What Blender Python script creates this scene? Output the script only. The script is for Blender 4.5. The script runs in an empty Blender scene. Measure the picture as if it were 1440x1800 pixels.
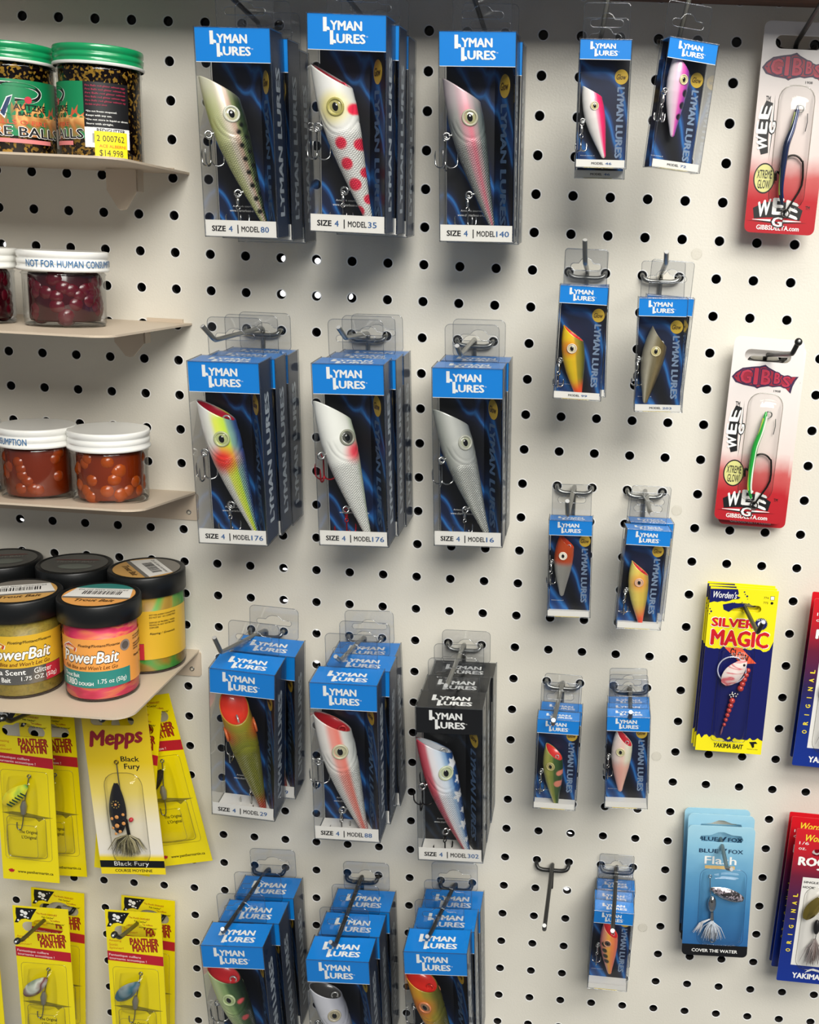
import bpy, bmesh, math, random
from mathutils import Vector, Matrix, Euler
random.seed(7)
sc = bpy.context.scene
COL = sc.collection
P = 0.0254          # one pegboard pitch (one inch) in metres
Z0 = 1.75           # height of the board's hole row 0

def W3(c, r, d=0.0):
    """board column, board row, inches in front of the board -> world metres"""
    return Vector((c * P, -d * P, Z0 - r * P))

# ------------------------------------------------------------------ camera
cd = bpy.data.cameras.new('camera')
cam = bpy.data.objects.new('camera', cd)
COL.objects.link(cam)
cam.matrix_world = Matrix((
    (0.996589, -0.061087, 0.055477, 0.30154),
    (0.068167, 0.230574, -0.970664, -0.75508),
    (0.046504, 0.971135, 0.233952, 1.61510),
    (0, 0, 0, 1)))
cd.sensor_fit = 'HORIZONTAL'
cd.sensor_width = 36
cd.lens = 46.7500
cd.shift_x = -0.14424
cd.shift_y = -0.01423
cd.clip_start = 0.02
sc.camera = cam

# ------------------------------------------------------------------ light
world = bpy.data.worlds.new('shop_light')
sc.world = world
world.use_nodes = True
wbg = world.node_tree.nodes['Background']
wbg.inputs[0].default_value = (0.93, 0.96, 1.0, 1)
wbg.inputs[1].default_value = 0.19

def area(name, loc, target, sx, sy, power, col=(1, 1, 1)):
    l = bpy.data.lights.new(name, 'AREA')
    l.shape = 'RECTANGLE'
    l.size, l.size_y, l.energy, l.color = sx, sy, power, col
    o = bpy.data.objects.new(name, l)
    COL.objects.link(o)
    o.location = loc
    o.rotation_euler = (Vector(target) - Vector(loc)).to_track_quat('-Z', 'Y').to_euler()
    return o
area('ceiling_tube_light', (0.75, -0.55, 2.75), (0.5, -0.05, 1.2), 1.3, 0.35, 10, (1, 0.965, 0.90))
area('ceiling_tube_light', (1.00, -1.35, 2.75), (0.6, 0, 1.05), 1.3, 0.45, 29, (1, 0.965, 0.90))
area('ceiling_tube_light', (0.90, -2.40, 2.75), (0.5, 0, 1.05), 1.3, 0.6, 46, (1, 0.97, 0.91))

vs = sc.view_settings
vs.view_transform = 'Standard'
vs.look = 'None'
vs.gamma = 1.0
vs.use_curve_mapping = False
vs.exposure = 0.0
sc.cycles.transparent_max_bounces = 48
sc.cycles.max_bounces = 10
sc.cycles.transmission_bounces = 10

# ------------------------------------------------------------------ materials
def lin(h):
    if not isinstance(h, str):
        return h
    h = h.lstrip('#')
    out = []
    for i in (0, 2, 4):
        v = int(h[i:i + 2], 16) / 255
        out.append(v / 12.92 if v <= 0.04045 else ((v + 0.055) / 1.055) ** 2.4)
    return tuple(out)

MATS = {}
def newmat(name):
    m = bpy.data.materials.new(name)
    m.use_nodes = True
    nt = m.node_tree
    return m, nt, nt.nodes['Principled BSDF']

def mat(name, col, rough=0.5, metal=0.0, spec=0.5, coat=0.0):
    if name in MATS:
        return MATS[name]
    m, nt, b = newmat(name)
    b.inputs['Base Color'].default_value = (*lin(col), 1)
    b.inputs['Roughness'].default_value = rough
    b.inputs['Metallic'].default_value = metal
    b.inputs['Specular IOR Level'].default_value = spec
    b.inputs['Coat Weight'].default_value = coat
    b.inputs['Coat Roughness'].default_value = 0.08
    MATS[name] = m
    return m

def clear(name, tint=(0.94, 0.95, 0.96), rough=0.05, refl=0.08, wav=0.0, scale=60, graz=0.4):
    """thin clear plastic: lets light straight through, mirrors a little"""
    if name in MATS:
        return MATS[name]
    m = bpy.data.materials.new(name)
    m.use_nodes = True
    nt = m.node_tree
    nt.nodes.clear()
    out = nt.nodes.new('ShaderNodeOutputMaterial')
    mix = nt.nodes.new('ShaderNodeMixShader')
    tr = nt.nodes.new('ShaderNodeBsdfTransparent')
    gl = nt.nodes.new('ShaderNodeBsdfGlossy')
    lw = nt.nodes.new('ShaderNodeLayerWeight')
    ma = nt.nodes.new('ShaderNodeMath')
    ma.operation = 'MULTIPLY_ADD'
    tr.inputs[0].default_value = (*tint, 1)
    gl.inputs['Roughness'].default_value = rough
    lw.inputs[0].default_value = 0.25
    ma.inputs[1].default_value = graz
    ma.inputs[2].default_value = refl
    ma.use_clamp = True
    nt.links.new(lw.outputs['Fresnel'], ma.inputs[0])
    nt.links.new(ma.outputs[0], mix.inputs[0])
    nt.links.new(tr.outputs[0], mix.inputs[1])
    nt.links.new(gl.outputs[0], mix.inputs[2])
    nt.links.new(mix.outputs[0], out.inputs[0])
    if wav:
        tc = nt.nodes.new('ShaderNodeTexCoord')
        nz = nt.nodes.new('ShaderNodeTexNoise')
        bp = nt.nodes.new('ShaderNodeBump')
        nz.inputs['Scale'].default_value = scale
        nz.inputs['Detail'].default_value = 1.0
        bp.inputs['Strength'].default_value = wav
        bp.inputs['Distance'].default_value = 0.002
        nt.links.new(tc.outputs['Object'], nz.inputs['Vector'])
        nt.links.new(nz.outputs[0], bp.inputs['Height'])
        nt.links.new(bp.outputs[0], gl.inputs['Normal'])
    MATS[name] = m
    return m

def ramp(nt, fac, stops, interp='LINEAR'):
    r = nt.nodes.new('ShaderNodeValToRGB')
    r.color_ramp.interpolation = interp
    els = r.color_ramp.elements
    while len(els) > 1:
        els.remove(els[-1])
    els[0].position = stops[0][0]
    els[0].color = (*lin(stops[0][1]), 1)
    for p, c in stops[1:]:
        e = els.new(p)
        e.color = (*lin(c), 1)
    nt.links.new(fac, r.inputs[0])
    return r

def grad(name, stops, h, rough=0.35, noise=0.0, coat=0.2):
    """a print that changes colour up the card (object z from 0 to h inches)"""
    if name in MATS:
        return MATS[name]
    m, nt, b = newmat(name)
    tc = nt.nodes.new('ShaderNodeTexCoord')
    sp = nt.nodes.new('ShaderNodeSeparateXYZ')
    mr = nt.nodes.new('ShaderNodeMapRange')
    mr.inputs['From Max'].default_value = h * P
    nt.links.new(tc.outputs['Object'], sp.inputs[0])
    nt.links.new(sp.outputs[2], mr.inputs[0])
    fac = mr.outputs[0]
    if noise:
        nz = nt.nodes.new('ShaderNodeTexNoise')
        nz.inputs['Scale'].default_value = 90
        nt.links.new(tc.outputs['Object'], nz.inputs['Vector'])
        a = nt.nodes.new('ShaderNodeMath')
        a.operation = 'MULTIPLY_ADD'
        a.inputs[1].default_value = noise
        nt.links.new(nz.outputs[0], a.inputs[0])
        nt.links.new(fac, a.inputs[2])
        s = nt.nodes.new('ShaderNodeMath')
        s.operation = 'SUBTRACT'
        s.inputs[1].default_value = noise / 2
        nt.links.new(a.outputs[0], s.inputs[0])
        fac = s.outputs[0]
    r = ramp(nt, fac, stops)
    nt.links.new(r.outputs[0], b.inputs['Base Color'])
    b.inputs['Roughness'].default_value = rough
    b.inputs['Coat Weight'].default_value = coat
    MATS[name] = m
    return m

def art(name, stops, scale=26, dist=9, rough=0.4):
    """dark printed artwork with flowing painted swirls"""
    if name in MATS:
        return MATS[name]
    m, nt, b = newmat(name)
    tc = nt.nodes.new('ShaderNodeTexCoord')
    mp = nt.nodes.new('ShaderNodeMapping')
    mp.inputs['Rotation'].default_value = (0.2, 0.75, 0.1)
    mp.inputs['Scale'].default_value = (1.0, 1.0, 0.55)
    nz = nt.nodes.new('ShaderNodeTexNoise')
    nz.inputs['Scale'].default_value = scale
    nz.inputs['Detail'].default_value = 3.0
    nz.inputs['Distortion'].default_value = 1.2
    wv = nt.nodes.new('ShaderNodeTexWave')
    wv.inputs['Scale'].default_value = scale * 0.55
    wv.inputs['Distortion'].default_value = dist
    wv.inputs['Detail'].default_value = 2.0
    wv.inputs['Detail Scale'].default_value = 0.9
    mu = nt.nodes.new('ShaderNodeMath')
    mu.operation = 'MULTIPLY'
    nt.links.new(tc.outputs['Object'], mp.inputs[0])
    nt.links.new(mp.outputs[0], nz.inputs['Vector'])
    nt.links.new(mp.outputs[0], wv.inputs['Vector'])
    nt.links.new(nz.outputs[0], mu.inputs[0])
    nt.links.new(wv.outputs['Fac'], mu.inputs[1])
    r = ramp(nt, mu.outputs[0], stops)
    nt.links.new(r.outputs[0], b.inputs['Base Color'])
    b.inputs['Roughness'].default_value = rough
    MATS[name] = m
    return m

def lure_mat():
    """painted plug: colour from the paint layer, scale net and fine scale relief"""
    if 'lure_paint' in MATS:
        return MATS['lure_paint']
    m, nt, b = newmat('lure_paint')
    at = nt.nodes.new('ShaderNodeAttribute'); at.attribute_name = 'paint'
    a2 = nt.nodes.new('ShaderNodeAttribute'); a2.attribute_name = 'net'
    uv = nt.nodes.new('ShaderNodeUVMap'); uv.uv_map = 'UVMap'
    sp = nt.nodes.new('ShaderNodeSeparateXYZ')
    nt.links.new(uv.outputs[0], sp.inputs[0])
    def M(op, a, bb):
        n = nt.nodes.new('ShaderNodeMath'); n.operation = op
        for i, v in enumerate((a, bb)):
            if v is None: continue
            if isinstance(v, (int, float)): n.inputs[i].default_value = v
            else: nt.links.new(v, n.inputs[i])
        return n.outputs[0]
    u = M('MULTIPLY', sp.outputs[0], 150.0)
    v = M('MULTIPLY', sp.outputs[1], 230.0)
    s1 = M('SINE', M('ADD', u, v), None)
    s2 = M('SINE', M('SUBTRACT', u, v), None)
    s1 = M('ABSOLUTE', s1, None); s2 = M('ABSOLUTE', s2, None)
    pat = M('MINIMUM', s1, s2)
    line = M('SUBTRACT', 1.0, M('SMOOTH_MIN', M('MULTIPLY', pat, 2.2), 1.0))
    spn = nt.nodes.new('ShaderNodeSeparateColor')
    nt.links.new(a2.outputs['Color'], spn.inputs[0])
    dark = M('MULTIPLY', line, spn.outputs[0])
    mx = nt.nodes.new('ShaderNodeMix'); mx.data_type = 'RGBA'
    nt.links.new(dark, mx.inputs['Factor'])
    nt.links.new(at.outputs['Color'], mx.inputs['A'])
    mx.inputs['B'].default_value = (0.03, 0.035, 0.02, 1)
    nt.links.new(mx.outputs['Result'], b.inputs['Base Color'])
    bp = nt.nodes.new('ShaderNodeBump')
    bp.inputs['Strength'].default_value = 0.8
    bp.inputs['Distance'].default_value = 0.0008
    nt.links.new(M('MULTIPLY', pat, spn.outputs[1]), bp.inputs['Height'])
    nt.links.new(bp.outputs[0], b.inputs['Normal'])
    nt.links.new(M('MULTIPLY', spn.outputs[2], 0.55), b.inputs['Metallic'])
    b.inputs['Roughness'].default_value = 0.32
    b.inputs['Coat Weight'].default_value = 0.6
    b.inputs['Coat Roughness'].default_value = 0.06
    MATS['lure_paint'] = m
    return m

def glitter(name, dark, bright, scale=900, cover=0.42):
    if name in MATS:
        return MATS[name]
    m, nt, b = newmat(name)
    tc = nt.nodes.new('ShaderNodeTexCoord')
    vo = nt.nodes.new('ShaderNodeTexVoronoi')
    vo.inputs['Scale'].default_value = scale
    nt.links.new(tc.outputs['Object'], vo.inputs['Vector'])
    s = nt.nodes.new('ShaderNodeSeparateColor')
    nt.links.new(vo.outputs['Color'], s.inputs[0])
    r = ramp(nt, s.outputs[0], [(0, dark), (1 - cover, dark), (1 - cover + .1, bright), (1, bright)])
    nt.links.new(r.outputs[0], b.inputs['Base Color'])
    bp = nt.nodes.new('ShaderNodeBump')
    bp.inputs['Strength'].default_value = 1.0
    bp.inputs['Distance'].default_value = 0.002
    nt.links.new(s.outputs[1], bp.inputs['Height'])
    nt.links.new(bp.outputs[0], b.inputs['Normal'])
    b.inputs['Roughness'].default_value = 0.25
    b.inputs['Metallic'].default_value = 0.5
    MATS[name] = m
    return m

def swirl(name, stops, scale=30, dist=6, zs=2.2, rough=0.35):
    """kneaded dough or painted blade swirled from several colours"""
    if name in MATS:
        return MATS[name]
    m, nt, b = newmat(name)
    tc = nt.nodes.new('ShaderNodeTexCoord')
    mp = nt.nodes.new('ShaderNodeMapping')
    mp.inputs['Scale'].default_value = (1, 1, zs)
    mp.inputs['Rotation'].default_value = (0.25, 0.3, 0)
    nz = nt.nodes.new('ShaderNodeTexNoise')
    nz.inputs['Scale'].default_value = scale
    nz.inputs['Distortion'].default_value = dist * 0.25
    nz.inputs['Detail'].default_value = 2
    nt.links.new(tc.outputs['Object'], mp.inputs[0])
    nt.links.new(mp.outputs[0], nz.inputs['Vector'])
    r = ramp(nt, nz.outputs[0], stops)
    nt.links.new(r.outputs[0], b.inputs['Base Color'])
    b.inputs['Roughness'].default_value = rough
    MATS[name] = m
    return m

# ------------------------------------------------------------------ mesh builder (inches in, metres out)
TXT = {}
def text_geo(s, bold=0.0, shear=0.0):
    k = (s, bold, shear)
    if k not in TXT:
        c = bpy.data.curves.new('lettering', 'FONT')
        c.body = s
        c.size = 1.0
        c.offset = 0.0
        c.shear = shear
        c.resolution_u = 2
        c.fill_mode = 'FRONT'
        o = bpy.data.objects.new('lettering', c)
        me = bpy.data.meshes.new_from_object(o)
        vs_ = [(v.co.x, v.co.y) for v in me.vertices]
        fs = [tuple(p.vertices) for p in me.polygons]
        bpy.data.objects.remove(o)
        bpy.data.curves.remove(c)
        bpy.data.meshes.remove(me)
        if not vs_:
            vs_ = [(0, 0)]
        n0 = len(vs_)
        e = min(bold * .8, .055)
        if e > .003:                       # heavier strokes without closing the counters
            b0, f0 = list(vs_), list(fs)
            for dx, dy in ((e, 0), (-e, 0), (0, e * .6), (0, -e * .6)):
                k0 = len(vs_)
                vs_ += [(x + dx, y + dy) for x, y in b0]
                fs += [tuple(i + k0 for i in q) for q in f0]
        x0, x1 = min(v[0] for v in vs_), max(v[0] for v in vs_)
        y0, y1 = min(v[1] for v in vs_), max(v[1] for v in vs_)
        sx, sy = max(x1 - x0, 1e-6), max(y1 - y0, 1e-6)
        TXT[k] = ([((x - x0) / sx, (y - y0) / sy) for x, y in vs_], fs, sx / sy, n0)
    return TXT[k]

def shape_geo(loops, thick):
    c = bpy.data.curves.new('outline', 'CURVE')
    c.dimensions = '2D'
    c.fill_mode = 'BOTH' if thick else 'FRONT'
    c.extrude = thick / 2
    for lp in loops:
        s = c.splines.new('POLY')
        s.points.add(len(lp) - 1)
        for p, q in zip(s.points, lp):
            p.co = (q[0], q[1], 0, 1)
        s.use_cyclic_u = True
    o = bpy.data.objects.new('outline', c)
    me = bpy.data.meshes.new_from_object(o)
    vs_ = [tuple(v.co) for v in me.vertices]
    fs = [tuple(p.vertices) for p in me.polygons]
    bpy.data.objects.remove(o)
    bpy.data.curves.remove(c)
    bpy.data.meshes.remove(me)
    return vs_, fs

def rrect(x0, x1, z0, z1, r, n=5):
    out = []
    for cx, cz, a0 in ((x1 - r, z1 - r, 0), (x0 + r, z1 - r, 90), (x0 + r, z0 + r, 180), (x1 - r, z0 + r, 270)):
        for i in range(n + 1):
            a = math.radians(a0 + 90 * i / n)
            out.append((cx + r * math.cos(a), cz + r * math.sin(a)))
    return out

def oval(cx, cz, rx, rz, n=28, a0=0):
    return [(cx + rx * math.cos(a0 + 2 * math.pi * i / n), cz + rz * math.sin(a0 + 2 * math.pi * i / n)) for i in range(n)]

def eslot(cx, cz, w, h, bump=0.0):
    """hang slot with an optional hump in the middle of its upper edge"""
    r = h / 2
    pts = []
    for i in range(9):
        a = math.radians(90 - 180 * i / 8)
        pts.append((cx + w / 2 - r + r * math.cos(a), cz + r * math.sin(a)))
    for i in range(9):
        a = math.radians(270 - 180 * i / 8)
        pts.append((cx - w / 2 + r + r * math.cos(a), cz + r * math.sin(a)))
    if bump:
        bw = w * 0.16
        pts += [(cx - bw * 1.5, cz + r), (cx - bw, cz + r + bump * .7), (cx - bw * .4, cz + r + bump),
                (cx + bw * .4, cz + r + bump), (cx + bw, cz + r + bump * .7), (cx + bw * 1.5, cz + r)]
    return pts

class MB:
    def __init__(s):
        s.v, s.f, s.m, s.mats, s.sm = [], [], [], [], []
    def mi(s, m):
        if m not in s.mats:
            s.mats.append(m)
        return s.mats.index(m)
    def add(s, vs_, fs, m, smooth=False):
        o = len(s.v)
        s.v += [tuple(v) for v in vs_]
        i = s.mi(m)
        for f in fs:
            s.f.append(tuple(a + o for a in f)); s.m.append(i); s.sm.append(smooth)
        return s
    def box(s, x0, x1, y0, y1, z0, z1, m):
        vs_ = [(x, y, z) for z in (z0, z1) for y in (y0, y1) for x in (x0, x1)]
        return s.add(vs_, [(0, 2, 3, 1), (4, 5, 7, 6), (0, 1, 5, 4), (1, 3, 7, 5), (3, 2, 6, 7), (2, 0, 4, 6)], m)
    def quad(s, a, b, c, d, m):
        return s.add([a, b, c, d], [(0, 1, 2, 3)], m)
    def text(s, t, x0, x1, z0, z1, m, y=-0.004, bold=0.0, shear=0.0, fn=None, keep=False):
        vs_, fs, asp, n0 = text_geo(t, bold, shear)
        if keep:
            w = (z1 - z0) * asp
            if w < x1 - x0:
                c = (x0 + x1) / 2; x0, x1 = c - w / 2, c + w / 2
        pts = []
        for i, (u, v) in enumerate(vs_):
            q = (x0 + (x1 - x0) * u, y - (i // n0) * .0004, z0 + (z1 - z0) * v)
            pts.append(fn(*q) if fn else q)
        return s.add(pts, fs, m)
    def shape(s, loops, m, y=0.0, thick=0.0, fn=None):
        vs_, fs = shape_geo(loops, thick)
        pts = []
        for x, z, w in vs_:
            q = (x, y + thick / 2 - w, z)
            pts.append(fn(*q) if fn else q)
        return s.add(pts, fs, m)
    def tube(s, path, r, m, n=8, cap=True, closed=False):
        pts = [Vector(p) for p in path]
        k = len(pts)
        rs = r if isinstance(r, (list, tuple)) else [r] * k
        rings = []
        prev = None
        for i, p in enumerate(pts):
            a = pts[(i - 1) % k] if (closed or i > 0) else p
            b = pts[(i + 1) % k] if (closed or i < k - 1) else p
            t = (b - a).normalized()
            if prev is None:
                ref = Vector((0, 0, 1)) if abs(t.z) < 0.9 else Vector((1, 0, 0))
                nrm = t.cross(ref).normalized()
            else:
                nrm = prev - t * prev.dot(t)
                nrm = nrm.normalized() if nrm.length > 1e-9 else t.cross(Vector((1, 0, 0))).normalized()
            prev = nrm
            bn = t.cross(nrm)
            rings.append([p + (nrm * math.cos(2 * math.pi * j / n) + bn * math.sin(2 * math.pi * j / n)) * rs[i] for j in range(n)])
        vs_ = [q for ring in rings for q in ring]
        fs = []
        for i in range(k if closed else k - 1):
            i2 = (i + 1) % k
            for j in range(n):
                j2 = (j + 1) % n
                fs.append((i * n + j, i * n + j2, i2 * n + j2, i2 * n + j))
        s.add(vs_, fs, m, True)
        if cap and not closed:
            s.add(rings[0], [tuple(range(n))[::-1]], m)
            s.add(rings[-1], [tuple(range(n))], m)
        return s
    def lathe(s, prof, m, n=40, c=(0, 0), a0=0.0, a1=2 * math.pi, smooth=True):
        full = abs(a1 - a0 - 2 * math.pi) < 1e-6
        k = n if full else n + 1
        vs_ = [(c[0] + r * math.sin(a0 + (a1 - a0) * j / n), c[1] - r * math.cos(a0 + (a1 - a0) * j / n), z) for r, z in prof for j in range(k)]
        fs = []
        for i in range(len(prof) - 1):
            for j in range(n):
                j2 = (j + 1) % k
                fs.append((i * k + j, i * k + j2, (i + 1) * k + j2, (i + 1) * k + j))
        return s.add(vs_, fs, m, smooth)
    def ball(s, c, r, m, n=16, k=10, sc3=(1, 1, 1), rot=None):
        vs_ = []
        for i in range(k + 1):
            th = math.pi * i / k
            for j in range(n):
                ph = 2 * math.pi * j / n
                q = Vector((sc3[0] * r * math.sin(th) * math.cos(ph), sc3[1] * r * math.sin(th) * math.sin(ph), sc3[2] * r * math.cos(th)))
                if rot: q = rot @ q
                vs_.append(q + Vector(c))
        fs = [(i * n + j, (i + 1) * n + j, (i + 1) * n + (j + 1) % n, i * n + (j + 1) % n) for i in range(k) for j in range(n)]
        return s.add(vs_, fs, m, True)
    def bubble(s, x0, x1, z0, z1, depth, m, nx=18, nz=24, p=5.0, y=-0.004):
        vs_ = []
        for i in range(nz + 1):
            for j in range(nx + 1):
                u, v = 2 * j / nx - 1, 2 * i / nz - 1
                # square grid pulled to a rounded outline
                e = 1.0
                hh = max(0.0, (1 - abs(u) ** p)) ** (1 / 2.2) * max(0.0, (1 - abs(v) ** p)) ** (1 / 2.2)
                rr = 1 - 0.10 * (u * u * v * v)
                vs_.append(((x0 + x1) / 2 + u * rr * (x1 - x0) / 2, y - depth * hh, (z0 + z1) / 2 + v * rr * (z1 - z0) / 2))
        w = nx + 1
        fs = [(i * w + j, i * w + j + 1, (i + 1) * w + j + 1, (i + 1) * w + j) for i in range(nz) for j in range(nx)]
        return s.add(vs_, fs, m, True)
    def mesh(s, name):
        me = bpy.data.meshes.new(name)
        me.from_pydata([(x * P, y * P, z * P) for x, y, z in s.v], [], s.f)
        for m in s.mats:
            me.materials.append(m)
        me.polygons.foreach_set('material_index', s.m)
        me.polygons.foreach_set('use_smooth', s.sm)
        me.update()
        return me

def obj(name, me, parent=None, loc=None, rot=None):
    if isinstance(me, MB):
        me = me.mesh(name)
    o = bpy.data.objects.new(name, me)
    COL.objects.link(o)
    if parent is not None:
        o.parent = parent
    if loc is not None:
        o.location = Vector(loc) * P
    if rot is not None:
        o.rotation_euler = rot
    return o

def thing(name, label, cat, loc, rot=(0, 0, 0), group=None):
    o = bpy.data.objects.new(name, None)
    o.empty_display_size = 0.01
    COL.objects.link(o)
    o.location = loc
    o.rotation_euler = rot
    o['label'] = label
    o['category'] = cat
    if group:
        o['group'] = group
    return o

def tag(o, label, cat, group=None):
    o['label'] = label; o['category'] = cat
    if group: o['group'] = group
    return o

def copy_flat(src):
    """a further card of the same print hanging close behind: its blister nests inside the front one"""
    c = src.copy()
    COL.objects.link(c)
    for ch in list(src.children):
        if ch.name.startswith('printed_card'):
            d = ch.copy()
            COL.objects.link(d)
            d.parent = c
    return c

def copy_tree(src, parent=None):
    c = src.copy()
    COL.objects.link(c)
    if parent is not None:
        c.parent = parent
        c.matrix_parent_inverse = src.matrix_parent_inverse.copy()
    for ch in list(src.children):
        copy_tree(ch, c)
    return c

# shared materials
M_STEEL = mat('hook_steel', '8b8c88', 0.28, 0.9)
M_DARK = mat('hook_dark_steel', '3b3b3a', 0.35, 0.7)
M_CUT = mat('cut_wire_end', 'e8e8e6', 0.25, 0.6)
M_CHROME = mat('nickel_wire', 'c9c9c6', 0.15, 1.0)
M_BLACKWIRE = mat('black_nickel_wire', '35322f', 0.25, 0.9)
M_REDWIRE = mat('red_hook_wire', 'b0202c', 0.25, 0.6)
M_WHITE = mat('white_print', 'f2f2ee', 0.5)
M_BLACK = mat('black_print', '0d0d10', 0.45)
M_CASE = clear('clear_case_plastic', (0.955, 0.962, 0.97), 0.05, 0.022, 0.35, 38, .35)
M_TAB = clear('clear_tab_plastic', (0.945, 0.95, 0.96), 0.08, 0.045, 0.25, 40)
M_EDGE = clear('clear_fold_edge', (0.80, 0.82, 0.84), 0.12, 0.16)
M_BLIS = clear('clear_blister', (0.985, 0.985, 0.98), 0.04, 0.02, 0.25, 60, .28)
M_BLIS_EDGE = clear('clear_blister_edge', (0.90, 0.90, 0.87), 0.10, 0.16)
M_GLASS = clear('jar_glass', (0.95, 0.955, 0.95), 0.02, 0.03, graz=.5)

# ------------------------------------------------------------------ the board and the setting
def structure(name, mb, loc=(0, 0, 0)):
    o = obj(name, mb)
    o.location = loc
    o['kind'] = 'structure'
    return o

def peg_mat():
    m, nt, b = newmat('white_hardboard')
    tc = nt.nodes.new('ShaderNodeTexCoord')
    nz = nt.nodes.new('ShaderNodeTexNoise')
    nz.inputs['Scale'].default_value = 9
    nz.inputs['Detail'].default_value = 4
    r = ramp(nt, nz.outputs[0], [(0.3, 'd9d5c8'), (0.7, 'e2ded2')])
    n2 = nt.nodes.new('ShaderNodeTexNoise')
    n2.inputs['Scale'].default_value = 700
    bp = nt.nodes.new('ShaderNodeBump')
    bp.inputs['Strength'].default_value = 0.18
    bp.inputs['Distance'].default_value = 0.0006
    nt.links.new(tc.outputs['Object'], nz.inputs['Vector'])
    nt.links.new(tc.outputs['Object'], n2.inputs['Vector'])
    nt.links.new(n2.outputs[0], bp.inputs['Height'])
    nt.links.new(r.outputs[0], b.inputs['Base Color'])
    nt.links.new(bp.outputs[0], b.inputs['Normal'])
    b.inputs['Roughness'].default_value = 0.38
    return m

def pegboard():
    mb = MB()
    m = peg_mat()
    lipm = mat('rim_highlight_white', 'efefec', 0.4)  # raised rim coloured whiter to paint in the highlight round each hole
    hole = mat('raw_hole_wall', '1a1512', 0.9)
    N, R, T = 20, 0.125, 0.19
    base = []
    for j in range(N):
        a = 2 * math.pi * j / N + math.pi / 4
        ca, sa = math.cos(a), math.sin(a)
        k = 0.5 / max(abs(ca), abs(sa))
        base.append((ca, sa, k))
    v, f1, f2, f3 = [], [], [], []
    for r in range(-5, 37):
        for c in range(-10, 23):
            o = len(v)
            for ca, sa, k in base: v.append((c + ca * k, 0, -r + sa * k))
            for ca, sa, k in base: v.append((c + ca * (R + .032), 0.0, -r + sa * (R + .032)))
            for ca, sa, k in base: v.append((c + ca * (R + .012), -0.007, -r + sa * (R + .012)))
            for ca, sa, k in base: v.append((c + ca * R, 0.012, -r + sa * R))
            for ca, sa, k in base: v.append((c + ca * R, T, -r + sa * R))
            for j in range(N):
                j2 = (j + 1) % N
                f1.append((o + j, o + j2, o + N + j2, o + N + j))
                f2.append((o + N + j, o + N + j2, o + 2 * N + j2, o + 2 * N + j))
                f2.append((o + 2 * N + j, o + 2 * N + j2, o + 3 * N + j2, o + 3 * N + j))
                f3.append((o + 3 * N + j, o + 3 * N + j2, o + 4 * N + j2, o + 4 * N + j))
    mb.v = v
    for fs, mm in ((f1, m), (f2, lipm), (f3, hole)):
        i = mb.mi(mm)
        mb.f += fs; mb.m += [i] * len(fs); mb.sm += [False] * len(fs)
    o = structure('wall_back', mb, (0, 0, Z0))
    return o
pegboard()
mb = MB()
FLECK_HOLES = [(2.048, 6.108, -3.5), (3.104, 6.126, -3.5), (2.004, 7.168, -3.5), (3.104, 7.166, -3.5), (4.128, 7.150, -3.5), (2.013, 16.224, -3.5), (2.025, 17.319, -3.5),
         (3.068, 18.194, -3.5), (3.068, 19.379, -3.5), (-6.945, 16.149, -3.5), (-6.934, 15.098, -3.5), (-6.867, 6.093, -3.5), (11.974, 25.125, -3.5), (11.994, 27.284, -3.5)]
mb.shape([[(-14, -40), (28, -40), (28, 9), (-14, 9)]] + [oval(c_, -r_, .11, .10, 12) for c_, r_, _ in FLECK_HOLES], mat('dark_cavity', '060606', 0.95), y=3.5, thick=.1)  # added near-black sheet for the dark void, holes placed to show bright flecks
structure('dark_void_backing', mb, (0, 0, Z0))
lm, nt_, b_ = newmat('lit_aisle')
b_.inputs['Emission Color'].default_value = (1, 1, 1, 1)
b_.inputs['Emission Strength'].default_value = 1.6
structure('aisle_glow_panel', MB().box(-40, 60, 40, 40.5, -90, 30, lm), (0, 0, Z0))     # added glowing panel standing in for the lit aisle behind the fixture
# brown timber rail that caps the board
def rail_mat():
    m, nt, b = newmat('brown_timber')
    tc = nt.nodes.new('ShaderNodeTexCoord')
    mp = nt.nodes.new('ShaderNodeMapping'); mp.inputs['Scale'].default_value = (4, 60, 60)
    nz = nt.nodes.new('ShaderNodeTexNoise'); nz.inputs['Scale'].default_value = 3
    nt.links.new(tc.outputs['Object'], mp.inputs[0]); nt.links.new(mp.outputs[0], nz.inputs['Vector'])
    r = ramp(nt, nz.outputs[0], [(0.3, '5a3a2c'), (0.7, '87604e')])
    nt.links.new(r.outputs[0], b.inputs['Base Color'])
    return m
RAIL = MB().box(-12, 25, -3.5, 0.0, 0.0, 1.6, rail_mat())
rail = structure('trim_1', RAIL, W3(0, -0.88))

# ------------------------------------------------------------------ peg hooks
def smooth_path(pts, k=4):
    out = []
    n = len(pts)
    P_ = [Vector(p) for p in pts]
    for i in range(n - 1):
        p0, p1, p2, p3 = P_[max(i - 1, 0)], P_[i], P_[i + 1], P_[min(i + 2, n - 1)]
        for j in range(k):
            t = j / k
            out.append(0.5 * ((2 * p1) + (p2 - p0) * t + (2 * p0 - 5 * p1 + 4 * p2 - p3) * t * t + (3 * p1 - p0 - 3 * p2 + p3) * t ** 3))
    out.append(P_[-1])
    return out

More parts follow.
